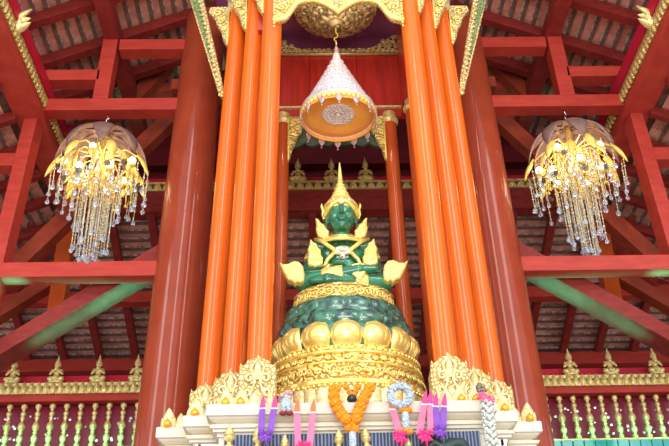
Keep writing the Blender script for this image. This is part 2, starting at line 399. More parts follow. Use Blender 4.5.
for w, u, v, n in pl:
    p = P(u, v, 11.0); loc = (p.x, 11.0, RAILZ); lab = f'small gold praying figure {n}'
    if fig is None: fig = figure_proto(loc, lab, 'figurine', 'praying figures on the side balustrades'); f1 = fig
    else: f1 = copy_tree(fig, loc, lab)
    f1.scale = (1.08,)*3
for x, n in ((-.51, 'left of the statue crown'), (-.015, 'right behind the statue crown'), (.48, 'right of the statue crown')):
    f2 = copy_tree(fig, (x, 11.03, 8.825), f'small gold praying figure on the rear cornice {n}'); f2['group'] = 'praying figures on the rear cornice'; f2.scale = (1.25,)*3
    for ch in f2.children: ch.material_slots[0].link = 'OBJECT'; ch.material_slots[0].material = OLDGOLD

# ------------------------------------------------------------------ rear cornice
rc = thing('rear_cornice', 'dark red cornice with gold lotus trim crossing behind the statue crown', 'cornice', (0, 11.1, 8.3))
MB().box(-3.6, 3.6, 11.0, 11.25, 8.36, 8.70).build('beam', DARKRED, rc, bevel=.01)
t = MB(); t.box(-3.6, 3.6, 10.97, 11.1, 8.69, 8.715); t.box(-3.6, 3.6, 10.95, 11.15, 8.79, 8.822)
for k in range(56): t.petal((-3.56+k*.1285, 10.98, 8.70), (0, -1, 0), (0, 0, 1), .115, .115, .02, .15, 5, 4)
t.build('gold_trim', OLDGOLD, rc, smooth=True, autos=30)
MB().box(-3.6, 3.6, 11.16, 11.2, 8.80, 9.02).build('crimson_board', CRIMSON, rc)
MB().box(-3.6, 3.6, 11.3, 11.5, 9.36, 9.66).build('upper_beam', MAROON, rc, bevel=.01)
MB().prism([(-3.6, 8.4), (3.6, 8.4), (3.6, 9.6), (0, 11.2), (-3.6, 9.6)], 11.5, 11.56).build('gable_board', MAROON, rc)

# ------------------------------------------------------------------ balustrades
for s in (-1, 1):
    w = side[s]
    x0, x1 = (s*1.9, s*5.4) if s > 0 else (s*5.4, s*1.9)
    b = thing('balustrade', f'gold and red balustrade with turned balusters beyond the {w} pillar', 'balustrade', ((x0+x1)/2, 11, 4.6))
    MB().box(x0, x1, 10.97, 11.12, 5.555, 5.65).build('top_rail', RED, b, bevel=.008)
    t = MB(); t.box(x0, x1, 10.95, 11.12, 5.65, 5.665); t.box(x0, x1, 10.96, 11.12, 5.75, 5.794)
    k = 0
    while x0+k*.092 < x1-.05:
        xx = x0+.046+k*.092; t.petal((xx, 10.96, 5.645), (0, -1, 0), (0, 0, 1), .16, .10, .045, .12, 6, 5); t.ball((xx, 10.925, 5.70), .017, 8); k += 1
    t.build('lotus_trim', PALEGOLD, b, smooth=True, autos=35)
    MB().box(x0, x1, 11.13, 11.16, 5.64, 5.95).build('crimson_board', CRIMSON, b)
    MB().box(x0, x1, 11.2, 11.24, 4.4, 5.62).build('back_panel', CRIMSONW, b)
    base = P(67, 402, 11).x if s < 0 else P(600.5, 394, 11).x
    xs = [base+.178*k for k in range(-14, 15)]
    prof = [(.026, .57), (.037, .555), (.037, .525), (.022, .505), (.018, .48), (.03, .465), (.036, .445), (.028, .425), (.016, .41), (.034, .39), (.02, .375), (.018, .35), (.034, .32), (.046, .285), (.044, .26), (.03, .235), (.017, .22), (.032, .2), (.019, .185), (.03, .165), (.042, .135), (.036, .1), (.018, .07), (.034, .05), (.034, .0)][::-1]
    first = None
    for x in xs:
        if not (x0+.05 < x < x1-.05): continue
        if first is None: first = MB().lathe(prof, (x, 11.03, 4.965), 16).build('baluster', PALEGOLD, b, smooth=True); fx = x
        else:
            c = first.copy(); COL.objects.link(c); c.parent = b; c.location = (x-fx, 0, 0)
    mm = MB()
    for i in range(70):
        xx = random.uniform(x0+.1, x1-.1); zz = random.choice([5.12, 5.2, 5.32, 5.4])+random.uniform(-.04, .04); r = random.uniform(.012, .024)
        mm.ball((xx, 11.19, zz), (r, .012, r), 8)
    mm = mm.build('mirror_mosaic', MIRROR, b); mm['kind'] = 'stuff'
    tl = MB()
    for i in range(int((x1-x0)/.14)):
        tl.box(x0+i*.14+.004, x0+(i+1)*.14-.004, 10.93, 11.16, 4.6, 4.935)
    tl.build('led_glow_tiles', CYAN, b, bevel=.006)  # tile row tinted as if lit by the LED glow
    MB().box(x0, x1, 10.97, 11.2, 4.93, 4.965).build('bottom_rail', PALEGOLD, b)
    struct(MB().box(x0-.02, x1+.02, 10.95, 11.4, 0, 4.6).build('wall_'+w, MAROON))

# ------------------------------------------------------------------ throne base
TB = thing('altar_platform', 'cream stepped altar base with moulded edges under the orange columns', 'altar', (0, 8, 0))
steps = [(1.145, 6.86, 9.14), (1.36, 7.12, 8.88), (1.62, 7.40, 8.60)]
mold = [(3.79, -.085), (3.818, -.085), (3.822, -.055), (3.842, -.055), (3.848, -.035), (3.872, -.035), (3.878, -.075), (3.892, -.075), (3.897, -.06), (3.918, -.03), (3.932, -.02), (3.938, 0.), (4.02, 0.), (4.03, -.008)]
for hx, y0, y1 in steps:
    m = MB(); rings = []
    for z, o in mold: rings.append([m.bm.verts.new(p) for p in ((-hx-o, y0-o, z), (hx+o, y0-o, z), (hx+o, y1+o, z), (-hx-o, y1+o, z))])
    for A, B in zip(rings, rings[1:]):
        for i in range(4): m.face([A[i], A[(i+1) % 4], B[(i+1) % 4], B[i]])
    m.face(rings[-1]); m.face(rings[0][::-1])
    m.build('moulding', MARBLE, TB)
    MB().box(-hx+.10, hx-.10, y0+.10, y1-.10, 0, 3.80).build('core', MARBLE, TB)
    MB().box(-hx+.018, hx-.018, y0+.06, y1-.06, 3.874, 3.882).build('gilt_line', GOLD, TB)
MB().box(-1.0, 1.0, 6.93, 6.98, 2.9, 3.80).build('carved_panel', SLATE, TB)
for s in (-1, 1):
    for hx, y0 in ((1.36, 7.12), (1.62, 7.40)):
        xi = s*(hx-.34) if hx < 1.5 else s*(hx-.30)
        xo = s*(hx-.13)
        MB().box(min(xi, xo), max(xi, xo), y0+.05, y0+.1, 2.9, 3.76).build('side_panel', SLATE, TB)
        f = MB()
        for xx in (xi, xo): f.box(xx-.022, xx+.022, y0+.04, y0+.10, 2.9, 3.80)
        f.box(min(xi, xo), max(xi, xo), y0+.04, y0+.10, 3.75, 3.80); f.build('panel_frame', WHITEP, TB)
MB().box(-1.05, 1.05, 6.62, 6.96, 2.7, 3.42).build('figure_ledge', MARBLE, TB, bevel=.01)
# carved dark beast relief at the right of the front panel
d = MB()
pts = [(.50, 6.90, 3.56), (.56, 6.89, 3.66), (.64, 6.88, 3.70), (.70, 6.88, 3.64), (.76, 6.88, 3.68), (.84, 6.89, 3.69), (.90, 6.9, 3.6), (.93, 6.9, 3.48)]
d.tube(pts, [.025, .045, .055, .05, .055, .05, .04, .02], 10)
for c in ((.60, 3.58), (.72, 3.55), (.82, 3.57)): d.tube(spiral(c, .01, .055, 0, 1.3, 6.90), .014, 6)
d.ball((.62, 6.86, 3.70), (.05, .03, .035), 10)
d.build('carved_beast', DKGREEN, TB, smooth=True)
def antefix(x, y, z, h, w, ball=True, face=(0, -1, 0)):
    a = MB(); a.petal((x, y, z), face, (0, 0, 1), h, w, .035, .10, 8, 6, .02, .5)
    a.petal((x-.25*w, y-.01, z), face, (-.25, 0, 1), h*.55, w*.45, .02, .1, 5, 4); a.petal((x+.25*w, y-.01, z), face, (.25, 0, 1), h*.55, w*.45, .02, .1, 5, 4)
    o = a.build('antefix', CREAML, TB, smooth=True)
    if ball: MB().lathe([(0, -.035), (.03, -.025), (.036, 0), (.024, .022), (.012, .032), (0, .05)], (x, y-.06, z+.036), 12).build('gold_bud', AMBER, o, smooth=True)
for s in (-1, 1):
    antefix(s*1.53, 7.46, 4.02, .19, .12); antefix(s*1.27, 7.20, 4.02, .17, .14)
    antefix(s*1.43, 7.48, 4.02, .15, .10, False)
    for x, b in ((1.00, True), (.88, True), (.77, False)): antefix(s*x, 6.96, 4.02, .17 if b else .14, .12, b)

# ------------------------------------------------------------------ throne canopy
TC = thing('throne_canopy', 'tall canopied throne of clustered orange columns and gold filigree around the statue', 'throne', (0, 8, 4.03))
front = [(.795, 7.2, .015, .105), (1.04, 7.45, .025, .104), (1.275, 7.7, .028, .103)]
CZ = 9.0
XO = .035          # the throne stands a touch right of the hall's axis
def column(x, y, lean, r, z0, z1, m):
    s = 1 if x > 0 else -1
    o = MB().lathe([(r*1.02, 0), (r, .3), (r*.985, 2.5), (r*.97, z1-z0)], (x+s*lean*.5, y, z0), 40, lean=(-s*lean, 0)).build('column', m, TC, smooth=True, autos=40)
    xt = x+s*lean*.5-s*lean*(z1-z0)
    if y > 8: MB().lathe([(r*.95, z1-.02), (r*1.22, z1), (r*1.3, z1+.025), (r*1.22, z1+.05), (r*.98, z1+.06), (r*.98, z1+.14)], (xt, y, 0), 32).build('capital', PALEGOLD, o, smooth=True, autos=40)
    else: MB().lathe([(r*.95, z1-.02), (r*1.25, z1+.0), (r*1.32, z1+.03), (r*1.2, z1+.055), (r*1.05, z1+.07), (r*1.3, z1+.1), (r*1.3, z1+.13)], (xt, y, 0), 32).build('capital', CREAML if y < 8 else GOLDY, o, smooth=True, autos=40)
    return xt
for s in (-1, 1):
    for i, (x, y, l, r) in enumerate(front):
        x = x+s*XO; xt = column(s*x, y, l, r, 4.03, CZ, ORANGE)
        # hanging filigree wing on the outer side of the capital
        q = [(xt+s*.105, CZ+.06), (xt+s*.33, CZ+.06), (xt+s*.345, CZ-.02), (xt+s*.27, CZ-.10), (xt+s*.245, CZ-.2), (xt+s*.19, CZ-.30), (xt+s*.165, CZ-.42), (xt+s*.115, CZ-.52), (xt+s*.105, CZ-.5)]
        o = MB().prism(q, y-.035, y+.03, .012).build('wing_bracket', CREAMG, TC)
        g = MB(); g.tube([(xt+s*.113, y-.03, CZ+.05), (xt+s*.113, y-.03, CZ-.52)], .011, 6)
        for c, rr in (((xt+s*.23, CZ-.04), .065), ((xt+s*.19, CZ-.17), .045), ((xt+s*.155, CZ-.29), .032)): g.tube(spiral(c, .008, rr, .5, 1.4, y-.045, 18, s), .010, 6)
        g.build('gilt_scroll', GOLDY, o, smooth=True)
        # gold crest round the foot
        h = .46; ww = .145
        for fc in range(2):
            pass
        cx = s*x
        arch = [(-1, 0), (1, 0), (1.02, .5), (1, .80), (.93, .93), (.84, .86), (.70, .88), (.56, .97), (.36, 1.0), (.2, 1.0), (.08, 1.05), (0, 1.10), (-.08, 1.05), (-.2, 1.0), (-.36, 1.0), (-.56, .97), (-.70, .88), (-.84, .86), (-.93, .93), (-1, .80), (-1.02, .5)]
        cr = MB(); hh = [.43, .41, .39][i]; ww = [.155, .14, .14][i]
        cr.prism([(cx+a*ww, 4.06+hh*c) for a, c in arch], y-.145, y-.115, .012)
        n0 = len(cr.bm.verts)
        for sd in (-1, 1):        # side faces of the same crest
            xx = cx+sd*.13
            cr.hexa([(xx-.015, y-.12, 4.05), (xx+.015, y-.12, 4.05), (xx+.015, y+.14, 4.05), (xx-.015, y+.14, 4.05), (xx-.015, y-.12, 4.06+hh*.80), (xx+.015, y-.12, 4.06+hh*.80), (xx+.015, y+.14, 4.06+hh*.80), (xx-.015, y+.14, 4.06+hh*.80)])
        cr.hexa([(cx-.15, y-.15, 4.025), (cx+.15, y-.15, 4.025), (cx+.15, y+.15, 4.025), (cx-.15, y+.15, 4.025), (cx-.15, y-.15, 4.065), (cx+.15, y-.15, 4.065), (cx+.15, y+.15, 4.065), (cx-.15, y+.15, 4.065)])
        co = cr.build('crest', CREAMG, TC)
        sc = MB(); f = y-.155
        for sd in (-1, 1):
            sc.tube(spiral((cx+sd*.065, 4.06+hh*.58), .008, .05, PI/2, 1.5, f, 20, sd), [.013]*19+[.005], 6)
            sc.tube(spiral((cx+sd*.085, 4.06+hh*.30), .008, .042, -PI/2, 1.4, f, 20, sd), [.012]*19+[.005], 6)
            sc.tube([(cx+sd*.02, f, 4.08), (cx+sd*.06, f-.005, 4.06+hh*.25), (cx+sd*.02, f, 4.06+hh*.5), (cx+sd*.055, f, 4.06+hh*.8), (cx, f, 4.06+hh*.98)], .012, 6)
            sc.petal((cx+sd*.10, f+.01, 4.07), (0, -1, 0), (sd*.1, 0, 1), .12, .07, .025, .15, 5, 4)
        sc.petal((cx, f+.01, 4.06+hh*.55), (0, -1, 0), (0, 0, 1), hh*.42, .085, .03, .05, 6, 4); sc.petal((cx, f+.005, 4.07), (0, -1, 0), (0, 0, 1), .15, .11, .03, .1, 6, 4)
        sc.build('scrollwork', PALEGOLD if False else CREAML, co, smooth=True)
    # slanted eave bracket: green glass face, gold tufts
    a, b = Vector((s*1.275+XO, 7.74, 7.78)), Vector((s*1.64+XO, 7.70, 9.45))
    br = MB()
    nn = 10
    for k in range(nn):
        p, q = a.lerp(b, k/nn), a.lerp(b, (k+1)/nn); wp, wq = .035+.11*k/nn, .035+.11*(k+1)/nn
        br.hexa([(p.x, p.y-.03, p.z), (p.x+s*wp, p.y-.03, p.z), (p.x+s*wp, p.y+.03, p.z), (p.x, p.y+.03, p.z), (q.x, q.y-.03, q.z), (q.x+s*wq, q.y-.03, q.z), (q.x+s*wq, q.y+.03, q.z), (q.x, q.y+.03, q.z)])
    o = br.build('eave_bracket', GREENGL, TC)
    g = MB()
    for k in range(26):
        p = a.lerp(b, k/25.); g.petal((p.x+s*.03, p.y-.035, p.z), (-s*.3, -1, 0), (-s*.30, 0, .95), .09, .075, .02, .1, 4, 3)
    g.tube([a+Vector((s*.035, -.035, 0)), b+Vector((s*.15, -.035, 0))], .012, 6)
    g.build('gold_tuft', CREAMG, o, smooth=True)
    # back columns
    for x, y in ((.69, 8.8), (.945, 8.55), (1.19, 8.3)):
        column(s*x, y, .012, .085, 4.03, 8.22, REDORANGE)
    # back spandrels
    sp = [(-.585, 8.30), (-.585, 7.62), (-.555, 7.70), (-.53, 7.82), (-.49, 7.90), (-.46, 8.0), (-.42, 8.06), (-.40, 8.16), (-.36, 8.22), (-.35, 8.30)]
    sp = [(x*1.0, z) for x, z in sp]
    if s > 0: sp = mirror(sp)
    o = MB().prism(sp, 8.74, 8.79, .01).build('arch_bracket', GOLDF, TC)
    g = MB()
    for c, rr in (((.51, 8.20), .05), ((.43, 8.22), .045), ((.53, 8.05), .045), ((.55, 7.90), .035), ((.46, 8.12), .035)): g.tube(spiral((s*c[0], c[1]), .006, rr, 1., 1.4, 8.735, 18, s), .010, 6)
    g.tube([(s*.575, 8.735, 8.28), (s*.575, 8.735, 7.66)], .012, 6)
    g.build('gilt_scroll', GOLDY, o, smooth=True)
# wooden back panel, lintel, ceiling
pn = MB().box(-.80, .80, 8.84, 8.90, 8.36, 9.36).build('back_panel', WOODRED, TC)
MB().box(-.80, .80, 8.83, 8.90, 9.36, 9.64).build('plum_frieze', PURPLE, TC)
sm = MB(); sm.box(-.80, .80, 8.80, 8.85, 8.475, 8.500); sm.build('pale_moulding', CREAML, pn)
sm = MB()
for x in (-.32, .28): sm.box(x-.004, x+.004, 8.835, 8.85, 8.50, 9.36)
sm.build('panel_seam', MAROON, pn)
for s in (-1, 1): MB().box(min(s*.80, s*.86), max(s*.80, s*.86), 7.3, 8.9, 8.36, 9.64).build('side_panel', WOODRED, TC)
MB().box(-1.45, 1.45, 7.0, 9.0, 9.64, 9.72).build('canopy_ceiling', PURPLE, TC)
sm = MB()
for x in (-.32, .28): sm.box(x-.004, x+.004, 7.1, 8.84, 9.632, 9.642)
sm.build('ceiling_seam', MAROON, TC)
# scrolled gold cornice between panel and ceiling
g = MB(); g.box(-.80, .80, 8.79, 8.84, 9.325, 9.352)
for k in range(25):
    x = -.76+k*.0633; h = .03+.24*max(0, (abs(x)-.40)/.38)**1.4; sgn = 1 if x < 0 else -1
    row = 0
    while row == 0 or row*.075 < h:
        rr = .036 if row or k % 2 else .026
        g.tube(spiral((x+.02*(row % 2), 9.375+row*.075), .005, rr, PI/2+row, 1.4, 8.78, 16, sgn if (k+row) % 2 else -sgn), [.010]*15+[.004], 6); row += 1
    g.petal((x+.031, 8.79, 9.345), (0, -1, 0), (sgn*-.3, 0, 1), .055, .035, .015, .1, 4, 3)
for s in (-1, 1): g.tube([(s*.40, 8.785, 9.37), (s*.52, 8.785, 9.43), (s*.62, 8.785, 9.45), (s*.68, 8.785, 9.55), (s*.77, 8.785, 9.62)], .012, 6)
g.build('scroll_cornice', PALEGOLD, TC, smooth=True)
# ceiling rose, bulging down
prof = [(.34, 9.64), (.36, 9.40), (.50, 9.36), (.50, 9.33), (.475, 9.325), (.46, 9.29), (.43, 9.285), (.36, 9.22), (.33, 9.225), (.24, 9.15), (.21, 9.155), (.12, 9.09), (.09, 9.095), (.045, 9.05), (.03, 9.04), (0, 9.04)]
ro = MB().lathe(prof, (0, 8, 0), 64).build('ceiling_rose', ROSEG, TC, smooth=True, autos=50)
g = MB()
for n, r0, r1, z0, z1, w in ((24, .34, .46, 9.215, 9.28, .10), (18, .22, .33, 9.14, 9.21, .10), (12, .11, .21, 9.085, 9.14, .085)):
    for k in range(n):
        a = 2*PI*k/n; d = Vector((math.cos(a), math.sin(a), 0)); p0 = Vector((0, 8, z0))+d*r0; p1 = Vector((0, 8, z1))+d*r1
        g.petal(p0+Vector((0, 0, -.004)), Vector((0, 0, -1))+d*.5, (p1-p0), (p1-p0).length, w, .012, .0, 5, 4, .01)
for r, z in ((.487, 9.325), (.345, 9.215), (.225, 9.145)): g.tube([(r*math.cos(2*PI*i/48), 8+r*math.sin(2*PI*i/48), z) for i in range(48)], .010, 6, True)
g.build('rose_petal_ring', ROSEG, ro, smooth=True)
# front valance
half = [(280, 24), (284.5, 21.5), (289, 17), (293, 11), (297, 6), (304, 3.5), (313, 3), (319, 4.3), (325.5, 6.5), (333, 11)]
vl = [(q.x, q.z) for q in (P(u, v, 7.12) for u, v in half)]
xc = 0.0; vt = P(338.5, 15, 7.12).z
x_in = -.69
sx = (0 - x_in)/(0 - vl[0][0]) if False else 1
vl[0] = (x_in, vl[0][1])
low = vl + [(0, vt)] + [(-x, z) for x, z in vl[::-1]]
o = MB().prism([(x_in, 9.64)] + low + [(-x_in, 9.64)], 7.09, 7.15, .0).build('front_valance', CREAMG, TC)
g = MB(); g.tube([(x, 7.085, z+.012) for x, z in low], .030, 8)
g.build('valance_border', GOLDY, o, smooth=True)
g = MB()
for s in (-1, 1):
    for c, rr in (((.60, 8.42), .06), ((.62, 8.28), .045), ((.50, 8.50), .05), ((.36, 8.53), .05), ((.22, 8.53), .05), ((.1, 8.46), .045)): g.tube(spiral((s*c[0], c[1]+.06), .006, rr, .7, 1.5, 7.08, 18, s), .011, 6)
    for k in range(22): g.ball((s*.675, 7.075, 8.20+k*.045), .013, 8)
g.build('gilt_scroll', GOLDY, o, smooth=True)
# rear scalloped valance under the lintel
lo = []
for k in range(49):
    x = -.585+1.17*k/48; lo.append((x, 7.955-.05*abs(math.sin(k/48*PI*6))-.03*(abs(x)/.585)**2))
MB().prism(lo+[(.585, 8.34), (-.585, 8.34)], 8.80, 8.84).build('scalloped_valance', VALGREEN, TC)
for s in (-1, 1): MB().box(min(s*1.02, s*1.28), max(s*1.02, s*1.28), 8.2, 8.9, 4.03, 4.4).build('rear_crest', CREAMG, TC)

# ------------------------------------------------------------------ lotus pedestal
LP = thing('lotus_pedestal', 'round gold lotus pedestal with green mosaic tiers carrying the green statue', 'pedestal', (0, 8, 4.03))
SY = .82
def zf(v, r): return P(345, v, 8-SY*r).z
def ring(name, prof, m, **k): return MB().lathe(prof, (0, 8, 0), 96, sy=SY).build(name, m, LP, smooth=True, autos=k.get('autos', 40))
def on(r, a): return Vector((r*math.cos(a), 8+SY*r*math.sin(a), 0))
def outn(a): return Vector((math.cos(a)*SY, math.sin(a), 0)).normalized()
z383, z376, z361, z352, z347, z344, z320, z297, z283 = zf(384, .75), zf(378, .74), zf(361, .715), zf(352, .69), zf(348, .675), zf(344, .66), zf(320, .62), zf(297.5, .47), zf(283, .46)
core = ring('drum', [(.70, 4.03), (.73, 4.10), (.74, z383-.02), (.745, z376), (.742, z376+.012), (.725, z376+.016), (.705, z361-.01), (.72, z361), (.70, z361+.014), (.672, z352-.005), (.685, z352+.004), (.68, z347), (.655, z344), (.60, z344+.02), (.58, z320-.05)], GOLDF, autos=25)
ring('plain_band', [(.735, z383+.012), (.755, z383+.022), (.758, z376-.005), (.742, z376+.006)], GOLD)
ring('upper_band', [(.69, z352-.002), (.705, z352+.006), (.70, z347-.018), (.68, z347-.01)], GOLD)
ring('middle_band', [(.705, z361-.012), (.73, z361-.004), (.728, z361+.006), (.705, z361+.012)], GOLD)
def beads(name, r, z, n, br):
    m = MB()
    for k in range(n):
        p = on(r, 2*PI*k/n); m.ball((p.x, p.y, z), br, 10)
    m.build(name, GOLD, LP, smooth=True)
beads('bead_row', .752, z383, 92, .018); beads('bead_row', .69, z347, 84, .016)
m = MB(); mt = MB()
for k in range(40):           # hanging leaf row at the foot
    a = 2*PI*k/40; p = on(.735, a); m.petal((p.x, p.y, z383-.01), outn(a), (0, 0, -1), z383-4.05, .125, .02, .05, 6, 4)
m.build('leaf_row', CREAML, LP, smooth=True)
# scroll relief on the drum
m = MB()
for k in range(52):
    a = 2*PI*k/52; sgn = 1 if k % 2 else -1
    for (zc, rr, rad) in (((z376+z361)/2+.003, .032, .722), ((z361+z352)/2, .026, .695)):
        pts = []
        for i in range(14):
            t = i/13; ang = sgn*(PI/2)+t*1.35*2*PI; q = .006+(rr-.006)*t
            aa = a + sgn*q*math.cos(ang)/rad; pp = on(rad+.014 + (zc-(zc+q*math.sin(ang)))*.3, aa); pts.append((pp.x, pp.y, zc+q*math.sin(ang)))
        m.tube(pts, .008, 5)
m.build('scroll_relief', GOLDY, LP, smooth=True)
# big gold lotus petals: broad rounded lobes, with green ones between and behind
def lobe(mb, a, r, z0, z1, wdt, dep, hw=.5, sharp=2.6):
    n = outn(a); s = Vector((-n.y, n.x, 0)); nu, nv = 10, 12; G = []
    for i in range(nu+1):
        t = i/nu; z = z0+(z1-z0)*t
        w = wdt/2*(1-max(0, (t-.25)/.75)**sharp)**(1/sharp)*(.80+.20*min(1, t/.3))
        row = []
        for j in range(nv+1):
            q = j/nv*2-1
            b = dep*(1-abs(q)**2.2)**.6*(math.sin(PI*(.12+.80*t)))**.7
            aa = a + (w*q)/r*1.0
            base = on(r+(.03*math.sin(PI*t)), aa)
            p = base + outn(aa)*b; row.append(mb.bm.verts.new((p.x, p.y, z)))
        G.append(row)
    for i in range(nu):
        for j in range(nv): mb.face([G[i][j], G[i][j+1], G[i+1][j+1], G[i+1][j]])
NP = 14
for k in range(NP):
    a = -PI/2+2*PI*k/NP
    m = MB(); lobe(m, a, .60, z344-.005, z320+.01, 2*PI*.60/NP*1.16, .085); po = m.build('gold_petal', GOLD, LP, smooth=True)
    m = MB(); lobe(m, a, .655, z344+.03, z320-.06, 2*PI*.60/NP*.5, .03); m.build('petal_heart', GOLDY, po, smooth=True)
    m = MB(); lobe(m, a+PI/NP, .585, z344-.0, z320+.02, 2*PI*.60/NP*.7, .055); m.build('green_petal', JADEST, LP, smooth=True)
# green tiers
zt = z320-.03
ring('green_tier', [(.55, zt-.04), (.60, zt+.02), (.63, zt+.07), (.615, zt+.125), (.585, zt+.15), (.59, zt+.17), (.575, zt+.23), (.525, z297-.0), (.46, z297+.01)], JADEST)
for k in range(16):
    m = MB(); a = -PI/2+2*PI*k/16; lobe(m, a, .60, zt+.0, zt+.16, 2*PI*.58/16*1.15, .022); m.build('green_stone_petal', JADEST, LP, smooth=True)
for k in range(14):
    m = MB(); a = -PI/2+PI/14+2*PI*k/14; lobe(m, a, .54, zt+.13, z297+.005, 2*PI*.52/14*1.15, .022); m.build('green_stone_petal', JADEST, LP, smooth=True)
ring('gold_band', [(.44, z297-.01), (.495, z297), (.498, z297+.02), (.482, z297+.03), (.478, z283-.03), (.492, z283-.02), (.49, z283), (.44, z283+.006)], GOLDF, autos=30)
m = MB(); zc = (z297+z283)/2; hh = (z283-z297)/2-.03
for k in range(40):
    a = 2*PI*k/40; sgn = 1 if k % 2 else -1; pts = []
    for i in range(14):
        t = i/13; ang = sgn*PI/2+t*1.35*2*PI; q = .005+(hh-.005)*t; pp = on(.486, a+sgn*q*math.cos(ang)/.48); pts.append((pp.x, pp.y, zc+q*math.sin(ang)))
    m.tube(pts, .008, 5)
m.build('gold_band_relief', GOLDY, LP, smooth=True)

# ------------------------------------------------------------------ statue
ZS = z283+.004
ST = thing('buddha_statue', 'green jade seated statue in gold crown and regalia on the lotus pedestal', 'statue', (0, 8, ZS))
b = MB()
B = ZS-5.440
def V(x, y, z): return Vector((x, y, z+B))
b.ball(V(0, 8.06, 5.56), (.27, .19, .12), 24); b.ball(V(0, 8.07, 5.76), (.185, .14, .20), 24); b.ball(V(0, 8.06, 5.95), (.245, .145, .16), 24)
b.capsule(V(-.235, 8.07, 6.075), V(.235, 8.07, 6.075), .085, .085, 18)
b.capsule(V(0, 8.06, 6.05), V(0, 8.02, 6.25), .10, .088, 18)
# head
b.ball(V(0, 8.0, 6.40), (.150, .165, .20), 28); b.ball(V(0, 7.95, 6.285), (.115, .115, .105), 22); b.ball(V(0, 7.885, 6.222), (.05, .045, .038), 14)
for q in (-1, 1):
    b.ball(V(q*.075, 7.90, 6.33), (.05, .045, .05), 14)
    b.ball(V(q*.060, 7.853, 6.415), (.036, .016, .016), 12)                      # lids
    b.tube([V(q*.018, 7.838, 6.445), V(q*.045, 7.836, 6.466), V(q*.075, 7.845, 6.466), V(q*.108, 7.868, 6.445)], [.008, .010, .010, .006], 8)
    b.ball(V(q*.157, 8.0, 6.38), (.020, .04, .075), 12); b.ball(V(q*.158, 7.99, 6.27), (.017, .028, .05), 10)
    b.ball(V(q*.018, 7.823, 6.335), (.014, .016, .012), 8)
    # arms
    b.capsule(V(q*.285, 8.07, 6.02), V(q*.34, 8.0, 5.76), .074, .060, 16); b.capsule(V(q*.34, 8.0, 5.76), V(q*.11, 7.77, 5.665), .058, .038, 16)
b.tube([V(0, 7.84, 6.45), V(0, 7.822, 6.40), V(0, 7.808, 6.35), V(0, 7.806, 6.335)], [.012, .015, .021, .020], 10)
b.ball(V(0, 7.835, 6.288), (.044, .020, .011), 12); b.ball(V(0, 7.838, 6.268), (.036, .020, .011), 12)
# legs folded, right shin over left
b.capsule(V(-.13, 8.02, 5.56), V(-.39, 7.84, 5.555), .115, .09, 18); b.capsule(V(.13, 8.02, 5.56), V(.39, 7.84, 5.555), .115, .09, 18)
b.capsule(V(.40, 7.83, 5.535), V(-.16, 7.71, 5.525), .088, .060, 18); b.capsule(V(-.40, 7.83, 5.56), V(.15, 7.685, 5.61), .088, .055, 18)
b.capsule(V(.15, 7.685, 5.61), V(.30, 7.70, 5.625), .05, .035, 12); b.capsule(V(-.16, 7.71, 5.525), V(-.30, 7.72, 5.515), .05, .035, 12)
# hands resting in the lap, palms up
for q, zz, yy in ((1, 5.685, 7.735), (-1, 5.705, 7.72)):
    b.ball(V(q*.055, yy, zz), (.062, .048, .02), 14)
    for i in range(4):
        y0 = yy-.030+i*.020; ln = (.085, .10, .095, .075)[i]
        b.tube([V(q*.01, y0, zz+.004), V(-q*ln*.5, y0, zz+.010), V(-q*ln, y0, zz+.004)], [.0115, .0105, .008], 8)
    b.tube([V(q*.055, yy-.01, zz+.01), V(q*.03, yy-.025, zz+.04), V(q*.004, yy-.03, zz+.055)], [.014, .012, .009], 8)
bd = b.build('body', JADE, ST, smooth=True)
r = bd.modifiers.new('remesh', 'REMESH'); r.mode = 'VOXEL'; r.voxel_size = .0085; r.use_smooth_shade = True
r = bd.modifiers.new('smooth', 'SMOOTH'); r.factor = .5; r.iterations = 3
# crown
cz = 6.505+B
c = MB(); 
c.lathe([(.172, -.075), (.184, -.05), (.178, -.02), (.182, .0), (.158, .03), (.150, .05), (.122, .075), (.100, .095), (.108, .11), (.092, .135), (.078, .15), (.086, .165), (.070, .19), (.060, .205), (.066, .22), (.050, .245), (.040, .26), (.045, .275), (.030, .30), (.022, .40), (.014, .49), (.006, .565), (0, .575)], (0, 8.01, cz+.005), 40)
cw = c.build('crown', GOLDY, ST, smooth=True, autos=35)
c = MB()
# brow band dipping along the temples
pts = []
for k in range(31):
    a = PI + PI*k/30; pts.append((.168*math.cos(a), 8.0+.175*math.sin(a), cz-.035-.085*abs(math.cos(a))**2.5+ .015*(1-abs(math.cos(a)))))
c.tube(pts, .026, 10)
for k in range(13):
    a = PI + PI*(k+.5)/13; d = Vector((math.cos(a), math.sin(a), 0)); c.petal(Vector((0, 8.0, cz-.03))+d*.178, d, (-d.x*.6, -d.y*.6, 1), .06 if k != 6 else .11, .06, .015, .0, 5, 4)
c.build('brow_band', GOLD, cw, smooth=True)
for q in (-1, 1):
    c = MB(); c.prism([(q*.165, cz-.14), (q*.185, cz-.16), (q*.205, cz-.10), (q*.20, cz-.04), (q*.215, cz+.0), (q*.198, cz+.045), (q*.188, cz+.0), (q*.17, cz-.05)], 7.97, 8.01, .006)
    c.build('ear_flame', GOLD, cw)
for (x, z, y, r_) in ((0, .0, -.188, 1), (0, .09, -.150, .9), (0, .15, -.10, .8), (-.08, .0, -.165, 1), (.08, .0, -.165, 1), (0, -.055, -.198, 1.4)):
    MB().ball((x, 8.0+y, cz+z), (.016*r_, .010*r_, .017*r_), 10).build('jewel', SILVERG, cw, smooth=True)
